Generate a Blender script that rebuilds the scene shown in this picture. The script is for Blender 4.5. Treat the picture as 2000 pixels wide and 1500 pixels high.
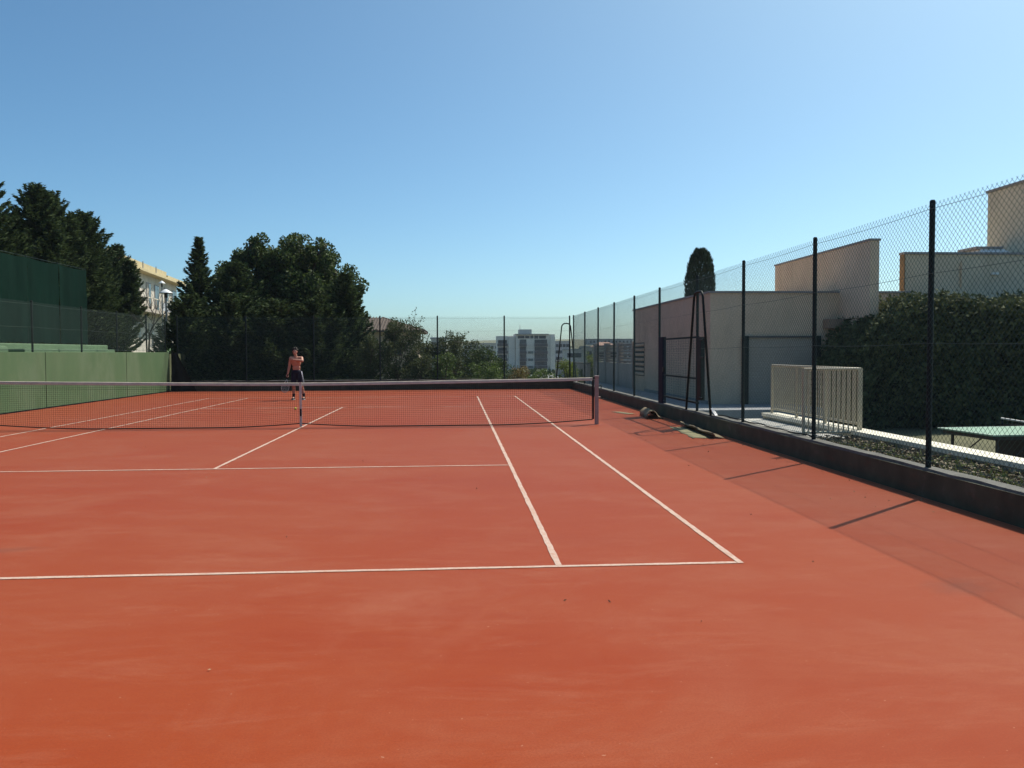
import bpy, bmesh, math, random
import numpy as np
from mathutils import Vector, Matrix
R = math.radians
for o in list(bpy.data.objects):
    bpy.data.objects.remove(o, do_unlink=True)
S = bpy.context.scene
COL = S.collection

# ------------------------------------------------------------------ camera, sky, sun, exposure
CAM = np.array([3.3386, -17.8317, 1.5875])
YAW, PIT, ROL, FPX = 0.0678653, -0.0383951, 0.0041254, 1596.34     # 2000 px wide photograph


def ray(px, py):
    u = (px - 1000) / FPX
    v = (750 - py) / FPX
    c, s = math.cos(ROL), math.sin(ROL)
    u, v = c * u + s * v, -s * u + c * v
    c, s = math.cos(PIT), math.sin(PIT)
    y, z = c - s * v, s + c * v
    c, s = math.cos(YAW), math.sin(YAW)
    return np.array([c * u + s * y, -s * u + c * y, z])


def at_y(px, py, Y):
    d = ray(px, py)
    return CAM + d * ((Y - CAM[1]) / d[1])


def at_x(px, py, X):
    d = ray(px, py)
    return CAM + d * ((X - CAM[0]) / d[0])


cam_d = bpy.data.cameras.new('camera')
cam = bpy.data.objects.new('camera', cam_d)
COL.objects.link(cam)
f = ray(1000, 750)
r_ = (ray(1001, 750) - f) * FPX
u_ = (ray(1000, 749) - f) * FPX
m = Matrix(((r_[0], u_[0], -f[0], CAM[0]), (r_[1], u_[1], -f[1], CAM[1]), (r_[2], u_[2], -f[2], CAM[2]), (0, 0, 0, 1)))
cam.matrix_world = m
cam_d.sensor_width = 36
cam_d.lens = FPX / 2000 * 36
cam_d.clip_start = 0.05
cam_d.clip_end = 8000
S.camera = cam

SUN_AZ = math.atan2(1.78, 1.48)          # from +y towards +x
SUN_EL = R(54)
w = bpy.data.worlds.new('World')
S.world = w
w.use_nodes = True
nt = w.node_tree
bg = nt.nodes['Background']
sky = nt.nodes.new('ShaderNodeTexSky')
sky.sky_type = 'NISHITA'
sky.sun_disc = False
sky.sun_elevation = SUN_EL
sky.sun_rotation = SUN_AZ
sky.altitude = 50
sky.air_density = 0.6
sky.dust_density = 1.8
sky.ozone_density = 1.0
hs = nt.nodes.new('ShaderNodeHueSaturation')       # the camera's colour rendering of the sky, the same in every direction
hs.inputs['Saturation'].default_value = 1.2
tn = nt.nodes.new('ShaderNodeMix')
tn.data_type = 'RGBA'
tn.blend_type = 'MULTIPLY'
tn.inputs[0].default_value = 1.0
tn.inputs[7].default_value = (0.87, 1.15, 1.08, 1)
nt.links.new(sky.outputs[0], hs.inputs['Color'])
nt.links.new(hs.outputs[0], tn.inputs[6])
nt.links.new(tn.outputs[2], bg.inputs[0])
bg.inputs[1].default_value = 0.125
sd = bpy.data.lights.new('sun', 'SUN')
sun = bpy.data.objects.new('sun', sd)
COL.objects.link(sun)
sd.energy = 4.7
sd.angle = R(0.53)
sd.color = (1.0, 0.93, 0.82)
dirv = Vector((math.cos(SUN_EL) * math.sin(SUN_AZ), math.cos(SUN_EL) * math.cos(SUN_AZ), math.sin(SUN_EL)))
sun.rotation_euler = dirv.to_track_quat('Z', 'Y').to_euler()
sun.location = (20, 20, 40)
S.view_settings.view_transform = 'Standard'
S.view_settings.look = 'None'
S.view_settings.gamma = 1
S.view_settings.use_curve_mapping = False
S.view_settings.exposure = 0.25
S.render.engine = 'CYCLES'
S.cycles.max_bounces = 6
S.cycles.transparent_max_bounces = 8

# ------------------------------------------------------------------ materials
MATS = {}


def mat(name, col, rough=0.8, var=0.12, scale=3.0, bump=0.0, bscale=60.0, metal=0.0, spec=0.3, stretch=(1, 1, 1), col2=None, island=False, trans=0.0):
    if name in MATS:
        return MATS[name]
    m = bpy.data.materials.new(name)
    m.use_nodes = True
    N, L = m.node_tree.nodes, m.node_tree.links
    b = N['Principled BSDF']
    b.inputs['Roughness'].default_value = rough
    b.inputs['Metallic'].default_value = metal
    b.inputs['Specular IOR Level'].default_value = spec
    c1 = tuple(max(0, c * (1 - var)) for c in col) + (1,)
    c2 = (tuple(min(1, c * (1 + var)) for c in col) if col2 is None else tuple(col2)) + (1,)
    tc = N.new('ShaderNodeTexCoord')
    mp = N.new('ShaderNodeMapping')
    mp.inputs['Scale'].default_value = stretch
    L.new(tc.outputs['Object'], mp.inputs[0])
    mix = N.new('ShaderNodeMix')
    mix.data_type = 'RGBA'
    mix.inputs[6].default_value = c1
    mix.inputs[7].default_value = c2
    if island:
        g = N.new('ShaderNodeNewGeometry')
        L.new(g.outputs['Random Per Island'], mix.inputs[0])
    else:
        n = N.new('ShaderNodeTexNoise')
        n.inputs['Scale'].default_value = scale
        n.inputs['Detail'].default_value = 6
        n.inputs['Roughness'].default_value = 0.62
        L.new(mp.outputs[0], n.inputs['Vector'])
        rp = N.new('ShaderNodeMapRange')
        rp.inputs[1].default_value = 0.3
        rp.inputs[2].default_value = 0.7
        L.new(n.outputs[0], rp.inputs[0])
        L.new(rp.outputs[0], mix.inputs[0])
    L.new(mix.outputs[2], b.inputs['Base Color'])
    if bump:
        n2 = N.new('ShaderNodeTexNoise')
        n2.inputs['Scale'].default_value = bscale
        n2.inputs['Detail'].default_value = 4
        L.new(mp.outputs[0], n2.inputs['Vector'])
        bp = N.new('ShaderNodeBump')
        bp.inputs['Strength'].default_value = bump
        bp.inputs['Distance'].default_value = 0.01
        L.new(n2.outputs[0], bp.inputs['Height'])
        L.new(bp.outputs[0], b.inputs['Normal'])
    if trans:
        t = N.new('ShaderNodeBsdfTranslucent')
        L.new(mix.outputs[2], t.inputs[0])
        ms = N.new('ShaderNodeMixShader')
        ms.inputs[0].default_value = trans
        L.new(b.outputs[0], ms.inputs[1])
        L.new(t.outputs[0], ms.inputs[2])
        L.new(ms.outputs[0], N['Material Output'].inputs[0])
    MATS[name] = m
    return m


# ------------------------------------------------------------------ mesh helpers
class MB:
    def __init__(s):
        s.v = []
        s.f = []

    def add(s, vs, fs):
        o = len(s.v)
        s.v.extend([tuple(map(float, q)) for q in vs])
        s.f.extend([tuple(i + o for i in q) for q in fs])
        return s

    def box(s, x0, x1, y0, y1, z0, z1):
        return s.add([(x0, y0, z0), (x1, y0, z0), (x1, y1, z0), (x0, y1, z0), (x0, y0, z1), (x1, y0, z1), (x1, y1, z1), (x0, y1, z1)],
                     [(3, 2, 1, 0), (4, 5, 6, 7), (0, 1, 5, 4), (1, 2, 6, 5), (2, 3, 7, 6), (3, 0, 4, 7)])

    def tube(s, pts, r, n=8, cap=True, phase=0.0):
        pts = [np.array(p, float) for p in pts]
        rs = r if hasattr(r, '__len__') else [r] * len(pts)
        vs, fs = [], []
        prev = None
        for i, p in enumerate(pts):
            t = pts[min(i + 1, len(pts) - 1)] - pts[max(i - 1, 0)]
            t /= np.linalg.norm(t) + 1e-9
            if prev is None:
                a = np.array([0, 0, 1.0]) if abs(t[2]) < 0.9 else np.array([1.0, 0, 0])
            else:
                a = prev
            a = a - t * a.dot(t)
            a /= np.linalg.norm(a) + 1e-9
            prev = a
            b = np.cross(t, a)
            for k in range(n):
                an = 2 * math.pi * k / n + phase
                vs.append(p + rs[i] * (a * math.cos(an) + b * math.sin(an)))
        for i in range(len(pts) - 1):
            for k in range(n):
                fs.append((i * n + k, i * n + (k + 1) % n, (i + 1) * n + (k + 1) % n, (i + 1) * n + k))
        if cap:
            fs.append(tuple(range(n - 1, -1, -1)))
            fs.append(tuple((len(pts) - 1) * n + k for k in range(n)))
        return s.add(vs, fs)

    def lathe(s, cx, cy, prof, n=16):
        vs, fs = [], []
        for (rr, z) in prof:
            for k in range(n):
                a = 2 * math.pi * k / n
                vs.append((cx + rr * math.cos(a), cy + rr * math.sin(a), z))
        for i in range(len(prof) - 1):
            for k in range(n):
                fs.append((i * n + k, i * n + (k + 1) % n, (i + 1) * n + (k + 1) % n, (i + 1) * n + k))
        return s.add(vs, fs)

    def prism(s, poly, z0, z1):
        n = len(poly)
        vs = [(x, y, z0) for x, y in poly] + [(x, y, z1) for x, y in poly]
        fs = [tuple(range(n - 1, -1, -1)), tuple(range(n, 2 * n))] + [(i, (i + 1) % n, n + (i + 1) % n, n + i) for i in range(n)]
        return s.add(vs, fs)

    def build(s, name, m, parent=None, smooth=False, bevel=0):
        me = bpy.data.meshes.new(name)
        me.from_pydata(s.v, [], s.f)
        return link(name, me, m, parent, smooth, bevel)


def link(name, me, m, parent=None, smooth=False, bevel=0):
    me.materials.append(m)
    if smooth:
        me.polygons.foreach_set('use_smooth', [True] * len(me.polygons))
    o = bpy.data.objects.new(name, me)
    COL.objects.link(o)
    if bevel:
        bm = o.modifiers.new('bevel', 'BEVEL')
        bm.width = bevel
        bm.segments = 2
        bm.limit_method = 'ANGLE'
    if parent:
        o.parent = parent
        pm = getattr(parent, '_x', None)
        # parents sit at their base: keep world coordinates of the child mesh
        o.matrix_parent_inverse = world_of(parent).inverted()
    return o


def world_of(o):
    mw = Matrix.Translation(o.location) @ o.rotation_euler.to_matrix().to_4x4()
    if o.parent:
        return world_of(o.parent) @ o.matrix_parent_inverse @ mw
    return mw


def tag(o, label=None, cat=None, group=None, kind=None):
    if label:
        o['label'] = label
    if cat:
        o['category'] = cat
    if group:
        o['group'] = group
    if kind:
        o['kind'] = kind
    return o


def thing(name, loc, label, cat, group=None):
    o = bpy.data.objects.new(name, None)
    COL.objects.link(o)
    o.location = loc
    o.empty_display_size = 0.2
    return tag(o, label, cat, group)


def quads_mesh(name, V):
    """V: (N,4,3) array -> mesh of loose quads"""
    n = len(V)
    me = bpy.data.meshes.new(name)
    me.vertices.add(4 * n)
    me.vertices.foreach_set('co', V.reshape(-1).astype(np.float32))
    me.loops.add(4 * n)
    me.loops.foreach_set('vertex_index', np.arange(4 * n, dtype=np.int32))
    me.polygons.add(n)
    me.polygons.foreach_set('loop_start', np.arange(0, 4 * n, 4, dtype=np.int32))
    me.polygons.foreach_set('loop_total', np.full(n, 4, dtype=np.int32))
    me.update(calc_edges=True)
    return me


def unit(a):
    return a / (np.linalg.norm(a, axis=-1, keepdims=True) + 1e-9)


def leaves(P, rng, L, W, A=None, jit=1.0):
    """diamond leaves at points P; A optional long axes"""
    n = len(P)
    a = unit(rng.normal(size=(n, 3)))
    if A is not None:
        a = unit(A + a * jit)
    b = unit(np.cross(a, rng.normal(size=(n, 3))))
    l = (L * rng.uniform(0.65, 1.3, (n, 1))) / 2
    w_ = (W * rng.uniform(0.65, 1.3, (n, 1))) / 2
    c = np.cross(a, b) * w_ * rng.uniform(-0.6, 0.6, (n, 1))
    return np.stack([P - a * l, P + b * w_ + c, P + a * l, P - b * w_ + c], 1)


def chain_link(mb, P0, U, L, z0, z1, pitch=0.07, r=0.0019):
    """crossing diagonal wires in the vertical plane through P0 along U"""
    P0 = np.array(P0, float)
    U = np.array(U, float)
    Nn = np.array([-U[1], U[0], 0])
    H = z1 - z0
    for fam in (1, -1):
        c = -H if fam == 1 else 0.0
        while c < (L if fam == 1 else L + H):
            if fam == 1:
                s0, s1 = max(c, 0), min(c + H, L)
                za, zb = s0 - c, s1 - c
            else:
                s0, s1 = max(c - H, 0), min(c, L)
                za, zb = c - s0, c - s1
            if s1 - s0 > 0.02:
                off = Nn * (0.0015 * fam)
                a = P0 + U * s0 + off
                a[2] = z0 + za
                b = P0 + U * s1 + off
                b[2] = z0 + zb
                mid = (a + b) / 2 + Nn * random.uniform(-0.004, 0.004)
                mb.tube([a, mid, b], r, n=3, cap=False)
            c += pitch
    return mb


random.seed(4)
RNG = np.random.default_rng(11)

# ------------------------------------------------------------------ surface materials
def court_material():
    m = bpy.data.materials.new('court_surface')
    m.use_nodes = True
    N, L = m.node_tree.nodes, m.node_tree.links
    b = N['Principled BSDF']
    b.inputs['Roughness'].default_value = 0.6
    b.inputs['Specular IOR Level'].default_value = 0.06
    b.inputs['Sheen Weight'].default_value = 0.34          # fine clay dust
    b.inputs['Sheen Roughness'].default_value = 0.3
    b.inputs['Sheen Tint'].default_value = (1.0, 0.56, 0.40, 1)
    tc = N.new('ShaderNodeTexCoord')

    def noise(scale, det, rough, stretch=(1, 1, 1), dist=0.0):
        mp = N.new('ShaderNodeMapping')
        mp.inputs['Scale'].default_value = stretch
        L.new(tc.outputs['Object'], mp.inputs[0])
        n = N.new('ShaderNodeTexNoise')
        n.inputs['Scale'].default_value = scale
        n.inputs['Detail'].default_value = det
        n.inputs['Roughness'].default_value = rough
        n.inputs['Distortion'].default_value = dist
        L.new(mp.outputs[0], n.inputs['Vector'])
        return n.outputs[0]

    def rng(sock, a, b_, lo=0.0, hi=1.0):
        r = N.new('ShaderNodeMapRange')
        r.inputs[1].default_value = a
        r.inputs[2].default_value = b_
        r.inputs[3].default_value = lo
        r.inputs[4].default_value = hi
        L.new(sock, r.inputs[0])
        return r.outputs[0]

    def mixc(fac, A, B):
        x = N.new('ShaderNodeMix')
        x.data_type = 'RGBA'
        L.new(fac, x.inputs[0])
        for i, c in ((6, A), (7, B)):
            if isinstance(c, tuple):
                x.inputs[i].default_value = c + (1,)
            else:
                L.new(c, x.inputs[i])
        return x.outputs[2]

    big = rng(noise(0.22, 5, 0.6, (1, 0.8, 1), 0.6), 0.35, 0.68)
    c = mixc(big, (0.335, 0.048, 0.011), (0.35, 0.074, 0.024))
    sweep = rng(noise(0.7, 9, 0.72, (0.6, 0.9, 1), 1.2), 0.46, 0.74, 0, 0.7)
    c = mixc(sweep, c, (0.385, 0.122, 0.066))
    worn = rng(noise(0.45, 8, 0.7, (0.5, 1.2, 1), 1.0), 0.52, 0.72, 0, 0.75)
    c = mixc(worn, c, (0.30, 0.036, 0.007))
    brush = rng(noise(2.6, 8, 0.75, (0.35, 1.6, 1), 0.7), 0.52, 0.70, 0, 0.42)
    c = mixc(brush, c, (0.42, 0.145, 0.083))
    fine = rng(noise(9.0, 6, 0.7, (0.6, 1.0, 1), 0.5), 0.42, 0.68, 0, 0.45)
    c = mixc(fine, c, (0.32, 0.052, 0.016))
    grain = rng(noise(95, 4, 0.8), 0.40, 0.62, 0, 0.5)
    c = mixc(grain, c, (0.24, 0.042, 0.015))
    scr = rng(noise(5.0, 6, 0.8, (1.6, 0.4, 1), 1.8), 0.66, 0.74, 0, 0.4)
    c = mixc(scr, c, (0.50, 0.21, 0.13))
    dust = rng(noise(0.33, 6, 0.7, (0.8, 1.0, 1), 0.9), 0.60, 0.78, 0, 0.35)
    c = mixc(dust, c, (0.44, 0.175, 0.11))
    spk = rng(noise(38, 2, 0.5), 0.72, 0.77, 0, 0.55)
    c = mixc(spk, c, (0.52, 0.27, 0.18))
    drk = rng(noise(23, 3, 0.6), 0.70, 0.76, 0, 0.45)
    c = mixc(drk, c, (0.18, 0.03, 0.012))
    # two scuffed smudges near the left of the back court
    sep = N.new('ShaderNodeSeparateXYZ')
    L.new(tc.outputs['Object'], sep.inputs[0])
    for (sx, sy, rx, ry, rot) in ((-0.95, -11.05, 0.62, 0.16, 0.0), (-0.32, -10.98, 0.34, 0.10, 0.15), (6.7, -12.6, 0.3, 0.2, 0.4)):
        mp = N.new('ShaderNodeMapping')
        mp.vector_type = 'TEXTURE'
        mp.inputs['Location'].default_value = (sx, sy, 0)
        mp.inputs['Rotation'].default_value = (0, 0, rot)
        mp.inputs['Scale'].default_value = (rx, ry, 1)
        L.new(tc.outputs['Object'], mp.inputs[0])
        ln = N.new('ShaderNodeVectorMath')
        ln.operation = 'LENGTH'
        nz = N.new('ShaderNodeTexNoise')
        nz.inputs['Scale'].default_value = 2.2
        nz.inputs['Detail'].default_value = 5
        L.new(mp.outputs[0], nz.inputs['Vector'])
        L.new(mp.outputs[0], ln.inputs[0])
        ad = N.new('ShaderNodeMath')
        ad.operation = 'MULTIPLY_ADD'
        L.new(nz.outputs[0], ad.inputs[0])
        ad.inputs[1].default_value = 1.6
        L.new(ln.outputs['Value'], ad.inputs[2])
        k = rng(ad.outputs[0], 0.9, 1.9, 0.42, 0.0)
        c = mixc(k, c, (0.17, 0.06, 0.04))
    tone = N.new('ShaderNodeMix')
    tone.data_type = 'RGBA'
    tone.blend_type = 'MULTIPLY'
    tone.inputs[0].default_value = 1.0
    L.new(c, tone.inputs[6])
    tone.inputs[7].default_value = (0.84, 0.81, 0.76, 1)
    L.new(tone.outputs[2], b.inputs['Base Color'])
    bp = N.new('ShaderNodeBump')
    bp.inputs['Strength'].default_value = 0.22
    bp.inputs['Distance'].default_value = 0.004
    L.new(noise(260, 2, 0.6), bp.inputs['Height'])
    L.new(bp.outputs[0], b.inputs['Normal'])
    return m


M_COURT = court_material()
M_LINE = mat('line_paint', (0.50, 0.37, 0.30), 0.85, 0.1, 6, 0.2, 150)


def wear_lines(m):
    N, L = m.node_tree.nodes, m.node_tree.links
    b = N['Principled BSDF']
    src = b.inputs['Base Color'].links[0].from_socket
    tc = N.new('ShaderNodeTexCoord')
    fac = None
    for sc, lo, hi, mx in ((2.2, 0.50, 0.72, 0.55), (26, 0.50, 0.66, 0.55), (110, 0.52, 0.62, 0.5)):
        n = N.new('ShaderNodeTexNoise')
        n.inputs['Scale'].default_value = sc
        n.inputs['Detail'].default_value = 6
        n.inputs['Roughness'].default_value = 0.7
        L.new(tc.outputs['Object'], n.inputs['Vector'])
        r = N.new('ShaderNodeMapRange')
        r.inputs[1].default_value, r.inputs[2].default_value, r.inputs[4].default_value = lo, hi, mx
        L.new(n.outputs[0], r.inputs[0])
        x = N.new('ShaderNodeMix')
        x.data_type = 'RGBA'
        L.new(r.outputs[0], x.inputs[0])
        L.new(src, x.inputs[6])
        x.inputs[7].default_value = (0.38, 0.14, 0.08, 1)
        src = x.outputs[2]
    L.new(src, b.inputs['Base Color'])


wear_lines(M_LINE)


def weather(m, col, scale, stretch, lo, hi, mx):
    """overlay a noise shaped stain"""
    N, L = m.node_tree.nodes, m.node_tree.links
    b = N['Principled BSDF']
    src = b.inputs['Base Color'].links[0].from_socket
    tc = N.new('ShaderNodeTexCoord')
    mp = N.new('ShaderNodeMapping')
    mp.inputs['Scale'].default_value = stretch
    L.new(tc.outputs['Object'], mp.inputs[0])
    n = N.new('ShaderNodeTexNoise')
    n.inputs['Scale'].default_value = scale
    n.inputs['Detail'].default_value = 7
    n.inputs['Roughness'].default_value = 0.68
    n.inputs['Distortion'].default_value = 0.4
    L.new(mp.outputs[0], n.inputs['Vector'])
    r = N.new('ShaderNodeMapRange')
    r.inputs[1].default_value, r.inputs[2].default_value, r.inputs[4].default_value = lo, hi, mx
    L.new(n.outputs[0], r.inputs[0])
    x = N.new('ShaderNodeMix')
    x.data_type = 'RGBA'
    L.new(r.outputs[0], x.inputs[0])
    L.new(src, x.inputs[6])
    x.inputs[7].default_value = tuple(col) + (1,)
    L.new(x.outputs[2], b.inputs['Base Color'])
M_WALLDARK = mat('dark_green_paint', (0.062, 0.067, 0.042), 0.8, 0.3, 2.5, 0.3, 40)
M_CONC = mat('worn_concrete', (0.115, 0.112, 0.10), 0.9, 0.35, 5, 0.5, 50)
M_GREEN = mat('green_wall_paint', (0.083, 0.150, 0.070), 0.85, 0.12, 1.3, 0.25, 45, stretch=(1, 1, 0.35), col2=(0.10, 0.152, 0.078), spec=0.15)
M_LEDGE = mat('pale_green_paint', (0.125, 0.20, 0.11), 0.8, 0.12, 2, 0.2, 40)
M_POST = mat('green_black_steel', (0.010, 0.017, 0.016), 0.6, 0.3, 8, spec=0.2)
M_WIRE = mat('green_plastic_wire', (0.02, 0.05, 0.042), 0.5, 0.2, 8, spec=0.4)
M_BEIGE = mat('pinkish_render', (0.67, 0.505, 0.36), 0.9, 0.10, 0.9, 0.3, 30)
M_BEIGE2 = mat('olive_beige_render', (0.66, 0.55, 0.395), 0.9, 0.10, 0.9, 0.3, 30)
M_CAP = mat('parapet_metal', (0.30, 0.28, 0.27), 0.7, 0.15, 3)
M_CREAM = mat('cream_coping', (0.72, 0.68, 0.56), 0.8, 0.08, 3, 0.3, 40)
M_CREAMRAIL = mat('cream_railing_paint', (0.46, 0.41, 0.30), 0.6, 0.1, 6)
M_PAVE = mat('blue_grey_paving', (0.30, 0.31, 0.32), 0.85, 0.15, 1.6, 0.3, 30)
M_BARK = mat('bark', (0.075, 0.055, 0.04), 0.9, 0.35, 7, 0.6, 30)
M_NET = mat('net_cord', (0.012, 0.012, 0.013), 0.8, 0.1, 10)
M_BAND = mat('net_band_cloth', (0.56, 0.48, 0.39), 0.9, 0.15, 6, 0.2, 60)
M_NPOST = mat('net_post_paint', (0.34, 0.27, 0.24), 0.6, 0.15, 9)
M_SOIL = mat('planter_soil', (0.09, 0.07, 0.05), 0.95, 0.4, 8, 1.0, 25)
M_RUBBER = mat('black_rubber', (0.008, 0.008, 0.009), 0.8, 0.2, 5, spec=0.1)

weather(M_GREEN, (0.075, 0.10, 0.055), 1.6, (1, 1, 0.18), 0.5, 0.72, 0.38)        # run-off streaks
weather(M_GREEN, (0.16, 0.20, 0.13), 0.7, (1, 1, 0.5), 0.5, 0.75, 0.5)         # faded paint
weather(M_GREEN, (0.17, 0.12, 0.075), 9.0, (1, 1, 1), 0.66, 0.72, 0.5)          # clay ball marks
weather(M_BEIGE, (0.46, 0.34, 0.24), 1.1, (1, 1, 0.12), 0.5, 0.75, 0.6)
weather(M_BEIGE, (0.70, 0.58, 0.47), 0.4, (1, 1, 1), 0.5, 0.7, 0.4)
weather(M_BEIGE2, (0.42, 0.34, 0.22), 1.3, (1, 1, 0.12), 0.5, 0.75, 0.6)
weather(M_WALLDARK, (0.12, 0.11, 0.085), 4.0, (1, 1, 1), 0.58, 0.70, 0.6)      # paint worn to the cement
weather(M_WALLDARK, (0.16, 0.06, 0.03), 1.2, (1, 1, 3), 0.55, 0.75, 0.35)      # clay dust
weather(M_CREAM, (0.45, 0.41, 0.32), 5.0, (1, 1, 1), 0.52, 0.7, 0.5)

# ------------------------------------------------------------------ setting: ground and court
def terrain(x, y):
    z = -0.70
    if y > 19:
        z -= min((y - 19) * 0.05, 9.0)
    if x > 24:
        z -= min((x - 24) * 0.03, 1.5)
    # the town ridge far away
    d = math.hypot(x - 130, (y - 780) * 0.55)
    z += 21 * math.exp(-(d / 190.0) ** 2)
    d = math.hypot(x + 60, (y - 900) * 0.6)
    z += 10 * math.exp(-(d / 220.0) ** 2)
    return z


def axis(vals):
    return sorted(set(vals))


xs = axis([-3500, -2000, -1200, -800] + list(range(-600, 601, 40)) + list(range(-80, 81, 10)) + [800, 1200, 2000, 3500])
ys = axis([-400, -200, -100] + list(range(-60, 120, 6)) + list(range(120, 1200, 40)) + [1400, 1800, 2500, 4000])
g = MB()
g.add([(x, y, terrain(x, y)) for y in ys for x in xs],
      [(j * len(xs) + i, j * len(xs) + i + 1, (j + 1) * len(xs) + i + 1, (j + 1) * len(xs) + i) for j in range(len(ys) - 1) for i in range(len(xs) - 1)])
tag(g.build('ground', mat('scrub_ground', (0.13, 0.13, 0.07), 0.95, 0.4, 0.15, 0.3, 3), smooth=True), kind='structure')

g = MB()
nx, ny = 12, 30
g.add([(-8.72 + (8.40 + 8.72) * i / nx, -26 + (17.62 + 26) * j / ny, 0) for j in range(ny + 1) for i in range(nx + 1)],
      [(j * (nx + 1) + i, j * (nx + 1) + i + 1, (j + 1) * (nx + 1) + i + 1, (j + 1) * (nx + 1) + i) for j in range(ny) for i in range(nx)])
court = tag(g.build('court_floor', M_COURT), kind='structure')


def line(x0, x1, y0, y1):
    g = MB()
    n = max(2, int(max(x1 - x0, y1 - y0) / 0.12))
    e = 0.0035
    if x1 - x0 > y1 - y0:
        top = [(x0 + (x1 - x0) * i / n, y0 + random.uniform(-e, e), 0.004) for i in range(n + 1)] + [(x0 + (x1 - x0) * i / n, y1 + random.uniform(-e, e), 0.004) for i in range(n + 1)]
    else:
        top = [(x0 + random.uniform(-e, e), y0 + (y1 - y0) * i / n, 0.004) for i in range(n + 1)] + [(x1 + random.uniform(-e, e), y0 + (y1 - y0) * i / n, 0.004) for i in range(n + 1)]
    g.add(top, [(i, i + 1, n + 2 + i, n + 1 + i) for i in range(n)])
    return g.build('court_line', M_LINE, court)


HW, SW, BL, SL = 5.485, 4.115, 11.885, 6.40
for sx in (-1, 1):
    line(min(sx * HW, sx * (HW - .05)), max(sx * HW, sx * (HW - .05)), -BL, BL)
    line(min(sx * SW, sx * (SW - .05)), max(sx * SW, sx * (SW - .05)), -BL + .055, BL - .055)
line(-HW + .055, HW - .055, -BL, -BL + 0.05)
line(-HW + .055, HW - .055, BL - 0.05, BL)
line(-SW + .06, SW - .06, -SL, -SL + 0.05)
line(-SW + .06, SW - .06, SL - 0.05, SL)
line(-0.025, 0.025, -SL + .055, SL - .055)
line(-0.025, 0.025, -BL + .055, -BL + 0.15)

# ------------------------------------------------------------------ low walls round the court
def low_wall(name, x0, x1, y0, y1, h, label, capx=(0, 0), capy=(0, 0)):
    t = thing(name, ((x0 + x1) / 2, (y0 + y1) / 2, 0), label, 'wall')
    MB().box(x0, x1, y0, y1, -0.72, h - 0.03).build('wall_body', M_WALLDARK, t)
    # ragged worn coping
    g = MB()
    long_y = (y1 - y0) > (x1 - x0)
    n = int(max(x1 - x0, y1 - y0) / 0.35)
    va, fa = [], []
    for i in range(n + 1):
        f_ = i / n
        if long_y:
            yy = y0 + (y1 - y0) * f_
            a, b = x0 + random.uniform(0.0, 0.03), x1
            va += [(a, yy, h - .0302), (a + .012, yy, h + random.uniform(-.006, .006)), (b, yy, h + random.uniform(-.006, .006)), (b, yy, h - .0302)]
        else:
            xx = x0 + (x1 - x0) * f_
            a, b = y0 + random.uniform(0.0, 0.03), y1
            va += [(xx, a, h - .0302), (xx, a + .012, h + random.uniform(-.006, .006)), (xx, b, h + random.uniform(-.006, .006)), (xx, b, h - .0302)]
    for i in range(n):
        for k in range(3):
            fa.append((4 * i + k, 4 * i + k + 1, 4 * i + k + 5, 4 * i + k + 4))
    fa += [(0, 1, 2, 3), (4 * n + 3, 4 * n + 2, 4 * n + 1, 4 * n)]
    g.add(va, fa).build('coping', M_CONC, t)
    return t


low_wall('court_wall', 8.38, 8.56, -26, 17.6, 0.32, 'low dark green wall with worn grey top along the right side')
low_wall('court_wall', -8.72, 8.56, 17.606, 17.78, 0.44, 'low dark wall across the far end of the court')

# left retaining wall: painted panels
t = thing('retaining_wall', (-8.8, -4, 0), 'tall green painted retaining wall along the left side of the court', 'wall')
seams = [-26, -22.5, -16.6, -10.7, -4.75, 1.2, 7.1, 13.02, 17.55]
for a, b in zip(seams[:-1], seams[1:]):
    MB().box(-8.96, -8.72, a + 0.014, b - 0.014, 0.0, 1.66).build('wall_panel', M_GREEN, t, bevel=0.008)
MB().box(-8.97, -8.735, -26, 17.55, -0.7, 1.648).build('joint_backing', M_RUBBER, t)
MB().box(-8.72, -8.69, -26, 17.55, 0.0, 0.035).build('base_strip', M_RUBBER, t)

# raised terrace on the left
g = MB().box(-60, -8.975, -26, 75, -3, 1.60)
tag(g.build('left_terrace', mat('terrace_earth', (0.11, 0.12, 0.06), 0.95, 0.4, 0.8, 0.6, 20)), kind='structure')
t = thing('green_ledge', (-9.9, 2, 1.6), 'pale green painted ledge behind the left retaining wall', 'ledge')
MB().box(-10.25, -9.85, -8, 14.2, 1.58, 1.93).build('step', M_LEDGE, t, bevel=0.03)
MB().box(-9.845, -9.35, 7.2, 13.6, 1.58, 1.76).build('step', M_LEDGE, t, bevel=0.03)
MB().box(-9.845, -9.2, -8, 6.1, 1.58, 1.84).build('step', M_LEDGE, t, bevel=0.09)

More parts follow.
